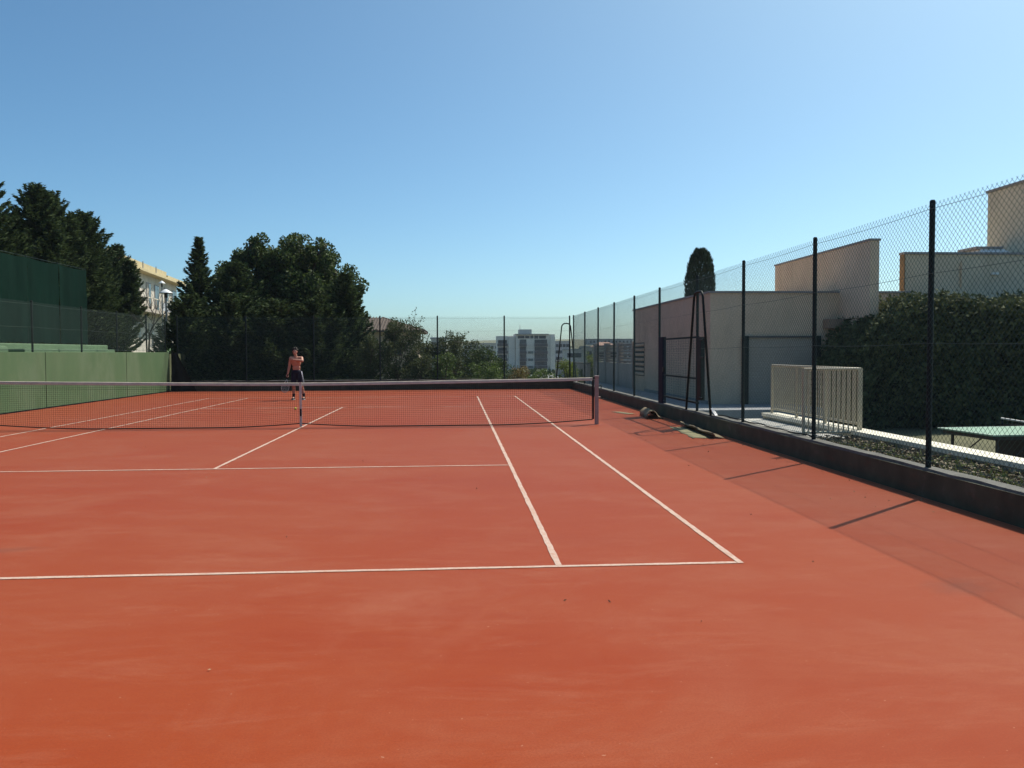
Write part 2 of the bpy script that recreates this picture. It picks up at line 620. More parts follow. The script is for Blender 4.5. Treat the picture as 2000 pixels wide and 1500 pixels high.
# ------------------------------------------------------------------ fences
def fence(name, label, P0, P1, posts, zb, zt, wires=(0.08, 1.35, 2.1), post_r=0.03, pitch=0.07, zpost=None):
    P0, P1 = np.array(P0, float), np.array(P1, float)
    L = np.linalg.norm(P1 - P0)
    U = (P1 - P0) / L
    t = thing(name, (P0[0], P0[1], zb), label, 'fence')
    for s in posts:
        p = P0 + U * s
        lean = random.uniform(-.012, .012)
        MB().tube([(p[0], p[1], zb - 0.012), (p[0] + lean, p[1] + lean, zt + 0.03), (p[0] + lean, p[1] + lean, zt + 0.045)], [post_r, post_r, post_r * 0.7], 10).build('post', M_POST, t)
    s_ = sorted(set([0] + list(posts) + [L]))
    Nn = np.array([-U[1], U[0]])
    for a, b in zip(s_[:-1], s_[1:]):
        if b - a < 0.3:
            continue
        g = MB()
        p = P0 + U * a + Nn * 0.036
        chain_link(g, (p[0], p[1], 0), (U[0], U[1], 0), b - a, zb + 0.03, zt, pitch)
        tag(g.build('wire_mesh', M_WIRE, t), kind='stuff')
    for h in list(wires) + [zt - zb - 0.06]:
        p = P0 + Nn * 0.04
        q = P1 + Nn * 0.04
        pts = []
        for a, b in zip(s_[:-1], s_[1:]):
            for k in range(4):
                f_ = a + (b - a) * k / 4
                pts.append((p[0] + U[0] * f_, p[1] + U[1] * f_, zb + h - 0.02 * math.sin(math.pi * k / 4)))
        pts.append((q[0], q[1], zb + h))
        MB().tube(pts, 0.0025, 4, cap=False).build('tension_wire', M_WIRE, t)
    return t


YP = [-24.1, -21.1, -18.1, -15.15, -12.2, -9.28, -6.41, -3.49, -0.69, 2.57, 5.5, 8.57, 11.57, 14.65, 17.72]
fr = fence('court_fence', 'tall dark green wire mesh fence on the right low wall', (8.47, -26), (8.47, 17.75), [y + 26 for y in YP], 0.32, 3.17)
XB = [8.30, 5.42, 2.52, 0.06, -2.75, -5.6, -8.45]
fb = fence('court_fence', 'dark green wire mesh fence across the far end before the trees', (8.44, 17.72), (-8.72, 17.72), [8.44 - x for x in XB], 0.44, 3.15, post_r=0.032)
YL = [-20.4, -17.4, -14.3, -11.3, -8.4, -5.4, -2.4, 0.6, 3.6, 6.62, 9.72, 12.5, 15.35, 17.4]
fl = fence('court_fence', 'green wire mesh fence on top of the left green wall', (-8.84, 17.5), (-8.84, -26), [17.5 - y for y in YL], 1.66, 3.10, wires=(0.08, 0.72))


def hoop(parent, pts, r=0.026):
    MB().tube(pts, r, 10).build('brace_hoop', M_POST, parent, smooth=True)


def arc_hoop(P, U, hb, ht, zb, zt, rad=0.2):
    """inverted U: foot half width hb, top half width ht"""
    P, U = np.array(P, float), np.array(U, float)
    pts = [P - U * hb + np.array([0, 0, zb])]
    for k in range(7):
        a = math.pi / 2 * k / 6
        pts.append(P + U * (-ht + rad * (1 - math.cos(a)) - rad * 0.0) + np.array([0, 0, zt - rad + rad * math.sin(a)]))
    for k in range(7):
        a = math.pi / 2 * (1 - k / 6)
        pts.append(P + U * (ht - rad * (1 - math.cos(a))) + np.array([0, 0, zt - rad + rad * math.sin(a)]))
    pts.append(P + U * hb + np.array([0, 0, zb]))
    return pts


hoop(fr, arc_hoop((8.40, -0.98, 0), (0, 1, 0), 0.87, 0.33, 0.318, 2.84))
hoop(fb, arc_hoop((8.13, 17.66, 0), (1, 0, 0), 0.44, 0.2, 0.43, 2.85, 0.17))

# gate in the right fence
t = thing('fence_gate', (8.47, 0.9, 0.32), 'dark steel mesh gate set in the right fence beside the bracing hoop', 'gate')
MB().box(8.41, 8.50, 2.02, 2.44, 0.318, 1.96).build('lock_post', mat('dark_blue_steel', (0.012, 0.016, 0.03), 0.7, 0.2, 5, spec=0.1), t, bevel=0.006)
MB().box(8.425, 8.515, -1.08, -0.80, 0.57, 1.90).build('hinge_post', M_POST, t, bevel=0.006)
for z in (0.50, 1.02, 1.90):
    MB().box(8.44, 8.48, -0.80, 2.02, z - 0.02, z + 0.02).build('gate_rail', M_POST, t)
MB().box(8.40, 8.44, 1.90, 2.02, 1.10, 1.22).build('lock_box', M_POST, t)
g = MB()
z = 0.56
while z < 1.86:
    g.tube([(8.462, -0.8, z), (8.462, 2.02, z)], 0.0028, 3, cap=False)
    z += 0.055
y = -0.62
while y < 2.0:
    g.tube([(8.465, y, 0.52), (8.465, y, 1.88)], 0.0028, 3, cap=False)
    y += 0.2
tag(g.build('gate_mesh', M_WIRE, t), kind='stuff')
for z, w_ in ((1.84, 0.55), (1.47, 0.62), (0.63, 0.5)):
    MB().tube([(8.43, -1.0, z), (8.41, -1.0 - w_ * 0.55, z)], 0.018, 8).build('hinge_arm', M_POST, t)

# ------------------------------------------------------------------ tennis net
def ztop(x):
    return 0.955 + 0.075 * (abs(x) / 6.4) ** 1.4


def zbot(x):
    a = abs(x)
    if a < 1.6:
        k = a / 1.6
        return 0.075 * (1 - k) ** 1.6 + 0.012
    if a < 4.2:
        return 0.012
    return 0.012 + 0.10 * ((a - 4.2) / 2.15) ** 1.7


def ynet(x, f_):
    """f_ 0 bottom .. 1 top: a slight belly"""
    return -0.05 * math.sin(math.pi * (1 - f_) * 0.6) * (1 - (abs(x) / 6.4) ** 4)


t = thing('tennis_net', (0, 0, 0), 'black tennis net with dusty pinkish white top band across the court', 'net')
NX = 96
xs_ = [-6.33 + 12.66 * i / NX for i in range(NX + 1)]
g = MB()
vs, fs = [], []
for x in xs_:
    zt = ztop(x)
    for dy, dz in ((-0.012, -0.062), (-0.014, -0.004), (0.0, 0.004), (0.014, -0.004), (0.012, -0.062)):
        vs.append((x, dy, zt + dz + random.uniform(-.0015, .0015)))
for i in range(NX):
    for k in range(4):
        fs.append((5 * i + k, 5 * i + k + 1, 5 * i + k + 6, 5 * i + k + 5))
g.add(vs, fs).build('top_band', M_BAND, t, smooth=True)
g = MB()
ncols = 282
for i in range(ncols + 1):
    x = -6.3 + 12.6 * i / ncols
    pts = []
    for k in range(7):
        f_ = k / 6
        pts.append((x + random.uniform(-.002, .002), ynet(x, f_), zbot(x) + (ztop(x) - 0.06 - zbot(x)) * f_))
    g.tube(pts, 0.0022, 3, cap=False)
for j in range(1, 22):
    f_ = j / 22
    g.tube([(x, ynet(x, f_), zbot(x) + (ztop(x) - 0.06 - zbot(x)) * f_) for x in xs_], 0.0022, 3, cap=False)
for f_ in (0.985, 0.94, 0.9):       # doubled upper rows
    g.tube([(x, ynet(x, f_), zbot(x) + (ztop(x) - 0.06 - zbot(x)) * f_) for x in xs_], 0.0022, 3, cap=False)
tag(g.build('netting', M_NET, t), kind='stuff')
MB().tube([(x, ynet(x, 0), zbot(x)) for x in xs_], 0.012, 6).build('bottom_cord', M_NET, t)
for sx in (-1, 1):
    MB().box(sx * 6.34 - 0.022, sx * 6.34 + 0.022, -0.008, 0.008, 0.115, 0.985).build('side_tape', M_NET, t)
MB().box(-0.026, 0.026, -0.062, -0.050, 0.02, 0.97).build('center_strap', mat('white_strap', (0.52, 0.47, 0.42), 0.85, 0.12, 9), t)
MB().box(-0.018, 0.018, -0.068, -0.063, 0.24, 0.40).build('strap_buckle', M_NET, t)
MB().box(-0.006, 0.006, -0.058, -0.046, -0.004, 0.03).build('strap_anchor', M_NET, t)
for sx, lb in ((1, 'square pinkish grey net post at the right end of the net'), (-1, 'square net post at the left end of the net, half cut off by the frame')):
    p = thing('net_post', (sx * 6.42, 0, 0), lb, 'net post')
    x = sx * 6.42
    MB().box(x - 0.04, x + 0.04, -0.04, 0.04, 0, 1.02).build('shaft', M_NPOST, p, bevel=0.006)
    MB().box(x - 0.048, x + 0.048, -0.048, 0.048, 1.021, 1.075).build('cap', M_NPOST, p, bevel=0.01)
    MB().tube([(x + sx * 0.041, 0, 0.86), (x + sx * 0.10, 0, 0.86), (x + sx * 0.10, 0, 0.78)], 0.010, 6).build('winder', M_POST, p)
    MB().tube([(x + sx * 0.03, 0, 0.6), (x + sx * 0.085, 0, 0.6)], 0.015, 6).build('hook', M_NPOST, p)
    MB().tube([(x - sx * 0.03, -.02, 1.03), (x - sx * .09, -.01, 1.02)], 0.02, 8).build('pulley', M_POST, p)

# ------------------------------------------------------------------ right side: planter, railing, paving
def slab(name, x0, x1, y0, y1, z0, z1, m, kind='structure'):
    return tag(MB().box(x0, x1, y0, y1, z0, z1).build(name, m), kind=kind)


slab('lower_terrace', 9.86, 40, -26, 6.0, -1.2, -0.66, mat('terrace_paving', (0.17, 0.165, 0.15), 0.9, 0.2, 1.2, 0.4, 25))
slab('upper_pavement', 8.565, 9.855, -1.655, 3.995, -1.2, 0.0, M_PAVE)
slab('garage_forecourt', 8.565, 13.6, 4.0, 6.42, -1.2, -0.004, M_PAVE)
slab('side_path', 8.565, 10.98, 6.425, 40, -3.2, -0.01, M_PAVE)
slab('planter_soil', 8.565, 9.52, -26, -5.5, -1.2, 0.20, M_SOIL)
slab('landing_slab', 8.565, 9.52, -5.495, -1.66, -1.2, 0.23, mat('pale_concrete', (0.55, 0.53, 0.48), 0.9, 0.12, 4, 0.4, 40))

t = thing('planter_wall', (9.68, -14, 0), 'low planter wall with bright cream coping beyond the right fence', 'wall')
MB().box(9.53, 9.82, -26, -1.70, -0.66, 0.285).build('wall_body', mat('beige_wall_render', (0.40, 0.36, 0.27), 0.9, 0.2, 3, 0.4, 40), t)
y = -26.0
i = 0
while y < -1.75:
    y2 = min(y + 1.2, -1.68)
    MB().box(9.50, 9.85, y + 0.003, y2 - 0.003, 0.286, 0.35).build('coping_stone', M_CREAM, t, bevel=0.006)
    y = y2

# cream railing: run along the coping, return towards the fence
def railing(t, A, B, zb, zt, sp, feet):
    A, B = np.array(A, float), np.array(B, float)
    L = np.linalg.norm(B - A)
    U = (B - A) / L
    w_ = 0.009

    def bar(s, z0, z1, hw, nm):
        p = A + U * s
        MB().box(p[0] - hw, p[0] + hw, p[1] - hw, p[1] + hw, z0, z1).build(nm, M_CREAMRAIL, t)
    for z, nm in ((zt, 'top_rail'), (zb + 0.09, 'bottom_rail')):
        a, b = A, B
        MB().tube([(a[0], a[1], z), (b[0], b[1], z)], 0.021, 8).build(nm, M_CREAMRAIL, t)
    n = int(L / sp)
    for i in range(n + 1):
        bar(L * i / n, zb + 0.09, zt, w_, 'baluster')
    for s in feet:
        bar(s * L, zb - 0.004, zt + .004, 0.019, 'post')
    return t


t = thing('railing', (9.68, -5.4, 0.35), 'cream barred railing on the cream coping, turning the corner towards the wire fence', 'railing')
railing(t, (9.68, -1.78), (9.68, -5.40), 0.35, 1.31, 0.088, (0.0, 0.33, 0.66, 1.0))
railing(t, (9.625, -5.44), (8.74, -5.44), 0.23, 1.31, 0.075, (0.0, 1.0))

# dead leaves and tufts in the planter
n = 9000
P = np.stack([RNG.uniform(8.65, 9.50, n), RNG.uniform(-15, -5.5, n), np.zeros(n)], 1)
P[:, 2] = 0.205 + np.abs(RNG.normal(0, 0.025, n)) + 0.03 * np.sin(P[:, 1] * 3.1) ** 2
V = leaves(P, RNG, 0.065, 0.03, A=np.stack([RNG.normal(size=n), RNG.normal(size=n), RNG.normal(size=n) * 0.25], 1), jit=0.3)
o = link('leaf_litter', quads_mesh('leaf_litter', V), mat('dead_leaves', (0.16, 0.115, 0.065), 0.9, 0.6, island=True, col2=(0.34, 0.29, 0.2)))
tag(o, 'brown dead leaves covering the planter soil behind the right fence', 'dead leaves', kind='stuff')
n = 1500
cy = RNG.choice([-7.9, -8.7, -9.6, -10.3, -11.2, -12.4, -6.7, -13.1], n)
P = np.stack([RNG.choice([8.8, 9.0, 9.25], n) + RNG.normal(0, .12, n), cy + RNG.normal(0, .22, n), 0.23 + np.abs(RNG.normal(0, .035, n))], 1)
P[:, 0] = np.clip(P[:, 0], 8.66, 9.49)
V = leaves(P, RNG, 0.09, 0.02, A=np.array([[0, 0, 0.8]]), jit=1.1)
tag(link('weeds', quads_mesh('weeds', V), mat('weed_green', (0.12, 0.14, 0.045), 0.8, 0.4, island=True, trans=0.2)), 'small olive green weeds sprouting among the dead leaves', 'weeds', kind='stuff')
for i in range(3):
    x = 8.78 + 0.26 * i
    pts = [(x + 0.05 * math.sin(k * 0.9 + i * 2) + 0.02 * math.sin(k * 2.3), -16 + k * 0.35, 0.245 + 0.02 * math.sin(k * 1.3 + i)) for k in range(29 if i else 40)]
    pts = [p for p in pts if p[1] < -5.6]
    tag(MB().tube(pts, 0.008, 6).build('drip_hose', M_RUBBER, smooth=True),
        ['thin black hose in the planter nearest the wire fence', 'thin black hose along the middle of the planter', 'thin black hose in the planter nearest the cream coping'][i], 'hose', 'drip hoses in the planter')
pts = [(8.55 + 0.03 * math.sin(k * 1.7), -6.2 + k * 0.25, 0.335 + 0.004 * math.sin(k)) for k in range(20)]
tag(MB().tube(pts, 0.011, 6).build('black_cable', M_RUBBER, smooth=True), 'black cable lying on top of the right low wall below the fence', 'cable')
# small white scrap by the hoop's foot
g = MB()
g.add([(8.44, -2.02, .328), (8.50, -1.99, .33), (8.49, -1.86, .40), (8.43, -1.88, .39), (8.45, -1.83, .47), (8.40, -1.86, .46)], [(0, 1, 2, 3), (3, 2, 4, 5)])
o = g.build('white_scrap', mat('white_plastic', (0.8, 0.8, 0.8), 0.6, 0.05))
sm = o.modifiers.new('solid', 'SOLIDIFY')
sm.thickness = 0.012
tag(o, 'small white plastic scrap on the low wall at the foot of the hoop', 'scrap')

# table tennis table on the lower terrace
def tt_table(loc, rot, label, topcol):
    t = thing('ping_pong_table', (loc[0], loc[1], -0.66), label, 'table')
    ca, sa = math.cos(rot), math.sin(rot)

    def T(x, y, z):
        return (loc[0] + ca * x - sa * y, loc[1] + sa * x + ca * y, z - 0.66)

    def bx(x0, x1, y0, y1, z0, z1, nm, m, par=t, bev=0):
        g = MB().box(x0, x1, y0, y1, z0, z1)
        g.v = [T(*v) for v in g.v]
        return g.build(nm, m, par, bevel=bev)
    top = mat('table_green_' + topcol, (0.20, 0.34, 0.25) if topcol == 'pale' else (0.05, 0.09, 0.08), 0.55, 0.08, 4)
    fr_ = mat('table_frame', (0.03, 0.025, 0.03), 0.5, 0.2, 5)
    wh = mat('table_white_line', (0.62, 0.66, 0.6), 0.6, 0.05)
    for s in (-1, 1):
        bx(*(sorted((s * 0.004, s * 1.37))), -0.762, 0.762, 0.735, 0.76, 'table_half', top)
        bx(*(sorted((s * 0.06, s * 1.30))), -0.68, -0.64, 0.66, 0.733, 'apron', fr_)
        bx(*(sorted((s * 0.06, s * 1.30))), 0.64, 0.68, 0.66, 0.733, 'apron', fr_)
        bx(*(sorted((s * 1.26, s * 1.30))), -0.639, 0.639, 0.66, 0.733, 'apron', fr_)
        bx(*(sorted((s * 1.352, s * 1.369))), -0.761, 0.761, 0.7605, 0.7625, 'end_line', wh)
        for q in (-1, 1):
            bx(*(sorted((s * 0.01, s * 1.351))), *(sorted((q * 0.745, q * 0.761))), 0.7605, 0.7625, 'side_line', wh)
            bx(*(sorted((s * 1.14, s * 1.18))), q * 0.6 - .02, q * 0.6 + .02, 0.0, 0.659, 'leg', fr_)
            g = MB().tube([T(s * 1.15, q * 0.6, 0.12), T(s * 0.4, q * 0.6, 0.66)], 0.014, 6)
            g.build('brace', fr_, t)
            g = MB()
            c = T(s * 0.35, q * 0.45, 0.085)
            g.tube([T(s * 0.35, q * 0.45 - .02, 0.085), T(s * 0.35, q * 0.45 + .02, 0.085)], 0.083, 14)
            wl = g.build('wheel', M_RUBBER, t)
        bx(*(sorted((s * 0.33, s * 0.37))), -0.4, 0.4, 0.09, 0.655, 'undercarriage', fr_)
    return t


tt_table((14.06, -3.28), 0.06, 'pale green ping pong table with dark frame beyond the cream coping', 'pale')
t = thing('handrail', (15.5, -1.5, -0.66), 'thin pale handrail behind the ping pong table at the right edge', 'handrail')
a, b = at_y(1955, 817, -1.2), at_y(2050, 832, -1.6)
MB().tube([(a[0], a[1], a[2]), (b[0], b[1], b[2])], 0.02, 8).build('rail', mat('galvanised', (0.5, 0.5, 0.48), 0.5, 0.1), t)
for f_ in (0.03, 0.5, 0.97):
    q = a + (b - a) * f_
    MB().tube([(q[0], q[1], -0.66), (q[0], q[1], q[2] - .015)], 0.018, 8).build('post', M_POST, t)
MB().box(min(a[0], b[0]), max(a[0], b[0]), -1.32, -1.28, -0.66, a[2] - .12).build('panel', M_RUBBER, t)

# mats lying on the court by the right wall
def mat_strip(name, label, A, B, prof, thick, m, ragged=0.02):
    """profile (offset across, z) swept from A to B"""
    A, B = np.array(A, float), np.array(B, float)
    U = (B - A) / np.linalg.norm(B - A)
    Nn = np.array([-U[1], U[0]])
    ns = 14
    vs, fs = [], []
    rr = random.Random(hash(name + label) % 1000 if False else len(label))
    for i in range(ns + 1):
        p = A + (B - A) * i / ns
        for (d, z) in prof:
            q = p + Nn * (d + rr.uniform(-ragged, ragged) * 0.4) + U * (rr.uniform(-ragged, ragged) if i in (0, ns) else 0)
            vs.append((q[0], q[1], max(0.004, z + 0.012 * math.sin(i * 0.9 + d * 9) * (1 if z > 0.02 else 0.25))))
    k = len(prof)
    for i in range(ns):
        for j in range(k - 1):
            fs.append((i * k + j, i * k + j + 1, (i + 1) * k + j + 1, (i + 1) * k + j))
    o = MB().add(vs, fs).build(name, m, smooth=True)
    sm = o.modifiers.new('solid', 'SOLIDIFY')
    sm.thickness = thick
    sm.offset = 1
    return tag(o, label, 'mat', 'floor mats left beside the right wall')


M_MAT = mat('khaki_matting', (0.24, 0.19, 0.12), 0.95, 0.25, 9, 0.6, 120)
M_MAT2 = mat('worn_khaki_matting', (0.30, 0.24, 0.15), 0.95, 0.35, 5, 0.6, 120, col2=(0.27, 0.26, 0.14))
mat_strip('floor_mat', 'flat pale khaki mat lying under the folded mat on the court', (7.80, -3.12), (7.94, -0.92), [(-.24, .006), (-.1, .008), (0.05, .008), (.14, .006)], 0.008, M_MAT2, 0.09)
mat_strip('floor_mat', 'khaki mat folded lengthwise with a raised edge on the court', (8.10, -3.25), (8.22, -0.70), [(-.13, .022), (-.05, .03), (.03, .035), (.07, .075), (.10, .105), (.12, .085)], 0.016, M_MAT, 0.04)
mat_strip('floor_mat', 'curled up khaki mat in the shade of the far right wall', (7.98, 1.2), (8.10, 2.5), [(.14, .01), (.12, .10), (.06, .17), (0, .18), (-.06, .14), (-.13, .05), (-.22, .012), (-.26, .01)], 0.016, M_MAT, 0.05)
mat_strip('floor_mat', 'thin flat strip of matting beyond the curled mat', (7.80, 2.75), (7.55, 3.6), [(-.12, .006), (0, .012), (.12, .006)], 0.008, M_MAT2, 0.04)

# leaves and crumbs blown over the court
n = 260
q = RNG.uniform(0, 1, n)
xx_ = np.where(q < 0.55, 8.34 - np.abs(RNG.normal(0, .45, n)), RNG.uniform(-8, 8, n))
P = np.stack([xx_, RNG.uniform(-17, 16, n), np.full(n, 0.008)], 1)
V = leaves(P, RNG, 0.026, 0.014, A=np.stack([RNG.normal(size=n), RNG.normal(size=n), RNG.normal(size=n) * 0.1], 1), jit=0.15)
tag(link('court_litter', quads_mesh('court_litter', V), mat('litter_brown', (0.10, 0.06, 0.03), 0.9, 0.5, island=True, col2=(0.42, 0.33, 0.2))), 'tiny dry leaves and crumbs scattered over the court', 'dead leaves', kind='stuff')

# ball
g = bmesh.new()
bmesh.ops.create_uvsphere(g, u_segments=20, v_segments=12, radius=0.0335)
me = bpy.data.meshes.new('tennis_ball')
g.to_mesh(me)
g.free()
o = link('tennis_ball', me, mat('ball_felt', (0.55, 0.62, 0.08), 0.95, 0.1, 60), smooth=True)
o.location = (-1.20, 5.55, 0.0335)
g = MB()
pts = [(0.0342 * math.cos(a) * math.cos(0.6 * math.sin(2 * a)), 0.0342 * math.sin(a) * math.cos(0.6 * math.sin(2 * a)), 0.0342 * math.sin(0.6 * math.sin(2 * a))) for a in np.linspace(0, 2 * math.pi, 40)]
sd_ = MB().tube(pts, 0.0012, 4, cap=False).build('seam', mat('ball_seam', (0.7, 0.7, 0.65), 0.9, 0.05))
sd_.parent = o
tag(o, 'yellow tennis ball on the court beyond the net near its centre strap', 'ball')

# ------------------------------------------------------------------ right-hand buildings
t = thing('low_building', (13, 9, 0), 'low flat roofed pinkish beige building with garage door behind the right fence', 'building')
MB().box(11.0, 17.2, 6.45, 17.2, -0.6, 3.36).build('wall', M_BEIGE, t)
MB().box(10.95, 17.25, 6.40, 6.66, 3.362, 3.42).build('parapet_cap', M_CAP, t)
MB().box(10.95, 11.21, 6.665, 17.25, 3.362, 3.42).build('parapet_cap', M_CAP, t)
M_SHUT = mat('roller_door_paint', (0.42, 0.36, 0.29), 0.6, 0.06, 3)
gd = MB().box(12.16, 14.18, 6.425, 6.448, 0.0, 2.0).build('garage_door', M_SHUT, t)
z = 0.01
while z < 1.96:
    MB().add([(12.16, 6.424, z), (14.18, 6.424, z), (14.18, 6.420, z + .03), (12.16, 6.420, z + .03), (12.16, 6.420, z + .075), (14.18, 6.420, z + .075), (14.18, 6.424, z + .104), (12.16, 6.424, z + .104)],
             [(0, 1, 2, 3), (3, 2, 5, 4), (4, 5, 6, 7)]).build('slat', M_SHUT, gd)
    z += 0.105
MB().box(11.98, 12.155, 6.33, 6.449, 0.0, 2.06).build('door_jamb', M_POST, t)
MB().box(14.185, 14.40, 6.33, 6.449, 0.0, 2.06).build('door_jamb', M_POST, t)
MB().box(12.156, 14.184, 6.36, 6.449, 2.004, 2.06).build('door_lintel', mat('lintel_grey', (0.14, 0.13, 0.12), 0.8), t)
vent = MB().box(10.985, 10.999, 15.1, 16.75, 0.60, 1.98).build('vent', mat('vent_dark', (0.05, 0.05, 0.05), 0.8), t)
for k in range(7):
    z = 0.63 + k * 0.2
    MB().add([(10.984, 15.1, z), (10.984, 16.75, z), (10.93, 16.75, z + .03), (10.93, 15.1, z + .03), (10.93, 15.1, z + .08), (10.93, 16.75, z + .08), (10.984, 16.75, z + .11), (10.984, 15.1, z + .11)],
             [(0, 1, 2, 3), (3, 2, 5, 4), (4, 5, 6, 7), (0, 3, 4, 7), (1, 6, 5, 2)]).build('slat', M_BEIGE, vent)
MB().box(10.97, 10.998, 6.6, 15.0, -0.005, 0.10).build('plinth', M_CAP, t)

t = thing('upper_wall_block', (15.1, 8, 0), 'raised pinkish beige wall block jutting out above the low building', 'building')
MB().add([(15.0, 4.6, 2.56), (15.27, 4.6, 2.56), (15.27, 11.5, 2.56), (15.0, 11.5, 2.56), (15.0, 4.6, 4.70), (15.27, 4.6, 4.70), (15.27, 11.5, 4.70), (15.0, 11.5, 4.70)],
         [(3, 2, 1, 0), (4, 5, 6, 7), (0, 1, 5, 4), (1, 2, 6, 5), (2, 3, 7, 6), (3, 0, 4, 7)]).build('wall', M_BEIGE, t)
MB().box(14.97, 15.30, 4.57, 11.53, 4.702, 4.76).build('parapet_cap', M_CAP, t)
MB().box(14.5, 15.26, 6.05, 6.44, 2.28, 2.558).build('beam', mat('brown_beam', (0.32, 0.22, 0.16), 0.9, 0.15), t)
MB().box(15.02, 15.25, 5.9, 6.44, -0.66, 2.279).build('column', M_BEIGE, t)
MB().add([(15.02, 5.895, 2.5), (15.25, 5.895, 2.5), (15.25, 5.895, 2.0), (15.02, 5.895, 2.0), (15.02, 5.3, 2.558), (15.25, 5.3, 2.558)], [(0, 1, 2, 3), (4, 5, 2, 3), (0, 4, 3), (1, 2, 5), (0, 1, 5, 4)]).build('haunch', M_BEIGE, t)

t = thing('flat_roof_building', (20, 9, 0), 'olive beige flat roofed building above the ivy with an upper storey', 'building')
MB().box(17.09, 32, 6.5, 6.72, -0.66, 4.55).build('wall', M_BEIGE2, t)
MB().box(17.04, 32, 6.45, 6.75, 4.552, 4.62).build('parapet_cap', M_CAP, t)
MB().box(17.06, 17.088, 6.47, 6.74, 3.45, 4.545).build('corner_strip', mat('ochre_strip', (0.24, 0.16, 0.08), 0.8, 0.2, 8), t)
MB().box(19.6, 32, 6.725, 9.2, -0.66, 4.5).build('rear_wing', M_BEIGE2, t)
up = MB().box(21.5, 32, 6.76, 9.15, 4.502, 6.97).build('upper_storey', M_BEIGE2, t)
MB().box(21.45, 32, 6.72, 9.2, 6.972, 7.04).build('roof_cap', M_CAP, up)
MB().box(22.0, 22.25, 6.69, 6.718, 6.55, 6.75).build('wall_vent', M_CAP, up)
sl = MB().add([(19.85, 7.2, 4.502), (21.45, 7.2, 4.502), (21.45, 8.8, 4.502), (19.85, 8.8, 4.502), (20.2, 7.5, 4.86), (20.95, 7.5, 4.86), (20.95, 8.4, 4.86), (20.2, 8.4, 4.86)],
              [(4, 5, 6, 7), (0, 1, 5, 4), (1, 2, 6, 5), (2, 3, 7, 6), (3, 0, 4, 7)]).build('skylight', mat('white_roof_paint', (0.8, 0.8, 0.78), 0.5, 0.05), t)
MB().box(20.0, 20.9, 7.45, 8.45, 4.862, 4.93).build('skylight_lid', M_CAP, sl)
wl = MB().box(19.85, 20.05, 6.40, 6.498, 3.93, 4.0).build('wall_lamp', mat('lamp_white', (0.75, 0.75, 0.7), 0.5, 0.05), t)
MB().tube([(18.9, 6.46, 3.55), (18.9, 6.46, 4.35)], 0.035, 8).build('downpipe', M_BEIGE2, t)

# garden wall with louvred top, past the low building
t = thing('garden_wall', (11, 22, 0), 'grey beige garden wall topped with horizontal slats past the low building', 'wall')
M_GW = mat('grey_render', (0.38, 0.35, 0.32), 0.9, 0.2, 1.0, 0.3, 25, stretch=(1, 1, 0.3))
MB().box(11.0, 11.2, 17.26, 27.3, -3, 1.08).build('wall_body', M_GW, t)
for y in (17.4, 20.6, 23.9, 27.2):
    MB().box(10.96, 11.24, y - 0.13, y + 0.13, -3, 2.05).build('pillar', M_GW, t)
for ya, yb in ((17.53, 20.47), (20.73, 23.77), (24.03, 27.07)):
    for k in range(6):
        z = 1.12 + 0.15 * k
        MB().box(11.04, 11.13, ya, yb, z, z + 0.085).build('slat', mat('slat_brown', (0.30, 0.25, 0.22), 0.8, 0.2, 4), t)
t = thing('garden_wall', (11, 34, 0), 'lower plain grey garden wall farther back beside the hedge', 'wall')
MB().box(10.6, 10.8, 27.4, 42, -4, 0.93).build('wall_body', M_GW, t)
MB().box(10.57, 10.83, 27.38, 42.03, 0.932, 0.99).build('coping', M_CONC, t)

# ------------------------------------------------------------------ vegetation
def leafmat(name, c1, c2, trans=0.25, rough=0.6, spec=0.3):
    return mat(name, c1, rough, 0.0, island=True, col2=c2, trans=trans, spec=spec)


L_CONIF = leafmat('conifer_leaf', (0.016, 0.030, 0.012), (0.085, 0.12, 0.042), 0.22, 0.75, 0.1)
L_DARK = leafmat('dark_leaf', (0.02, 0.036, 0.01), (0.10, 0.14, 0.035), 0.3, 0.6, 0.2)
L_IVY = leafmat('ivy_leaf', (0.045, 0.06, 0.026), (0.13, 0.145, 0.065), 0.15, 0.75, 0.1)
L_OLIVE = leafmat('olive_leaf', (0.04, 0.055, 0.02), (0.09, 0.105, 0.04), 0.3, 0.7, 0.15)
L_GREEN = leafmat('green_leaf', (0.06, 0.10, 0.02), (0.12, 0.17, 0.04), 0.35)
L_LIME = leafmat('lime_leaf', (0.12, 0.16, 0.025), (0.20, 0.24, 0.05), 0.4)
L_RUST = leafmat('rusty_leaf', (0.16, 0.085, 0.03), (0.17, 0.16, 0.04), 0.3)
L_CYP = leafmat('cypress_leaf', (0.016, 0.03, 0.016), (0.035, 0.055, 0.028), 0.1)


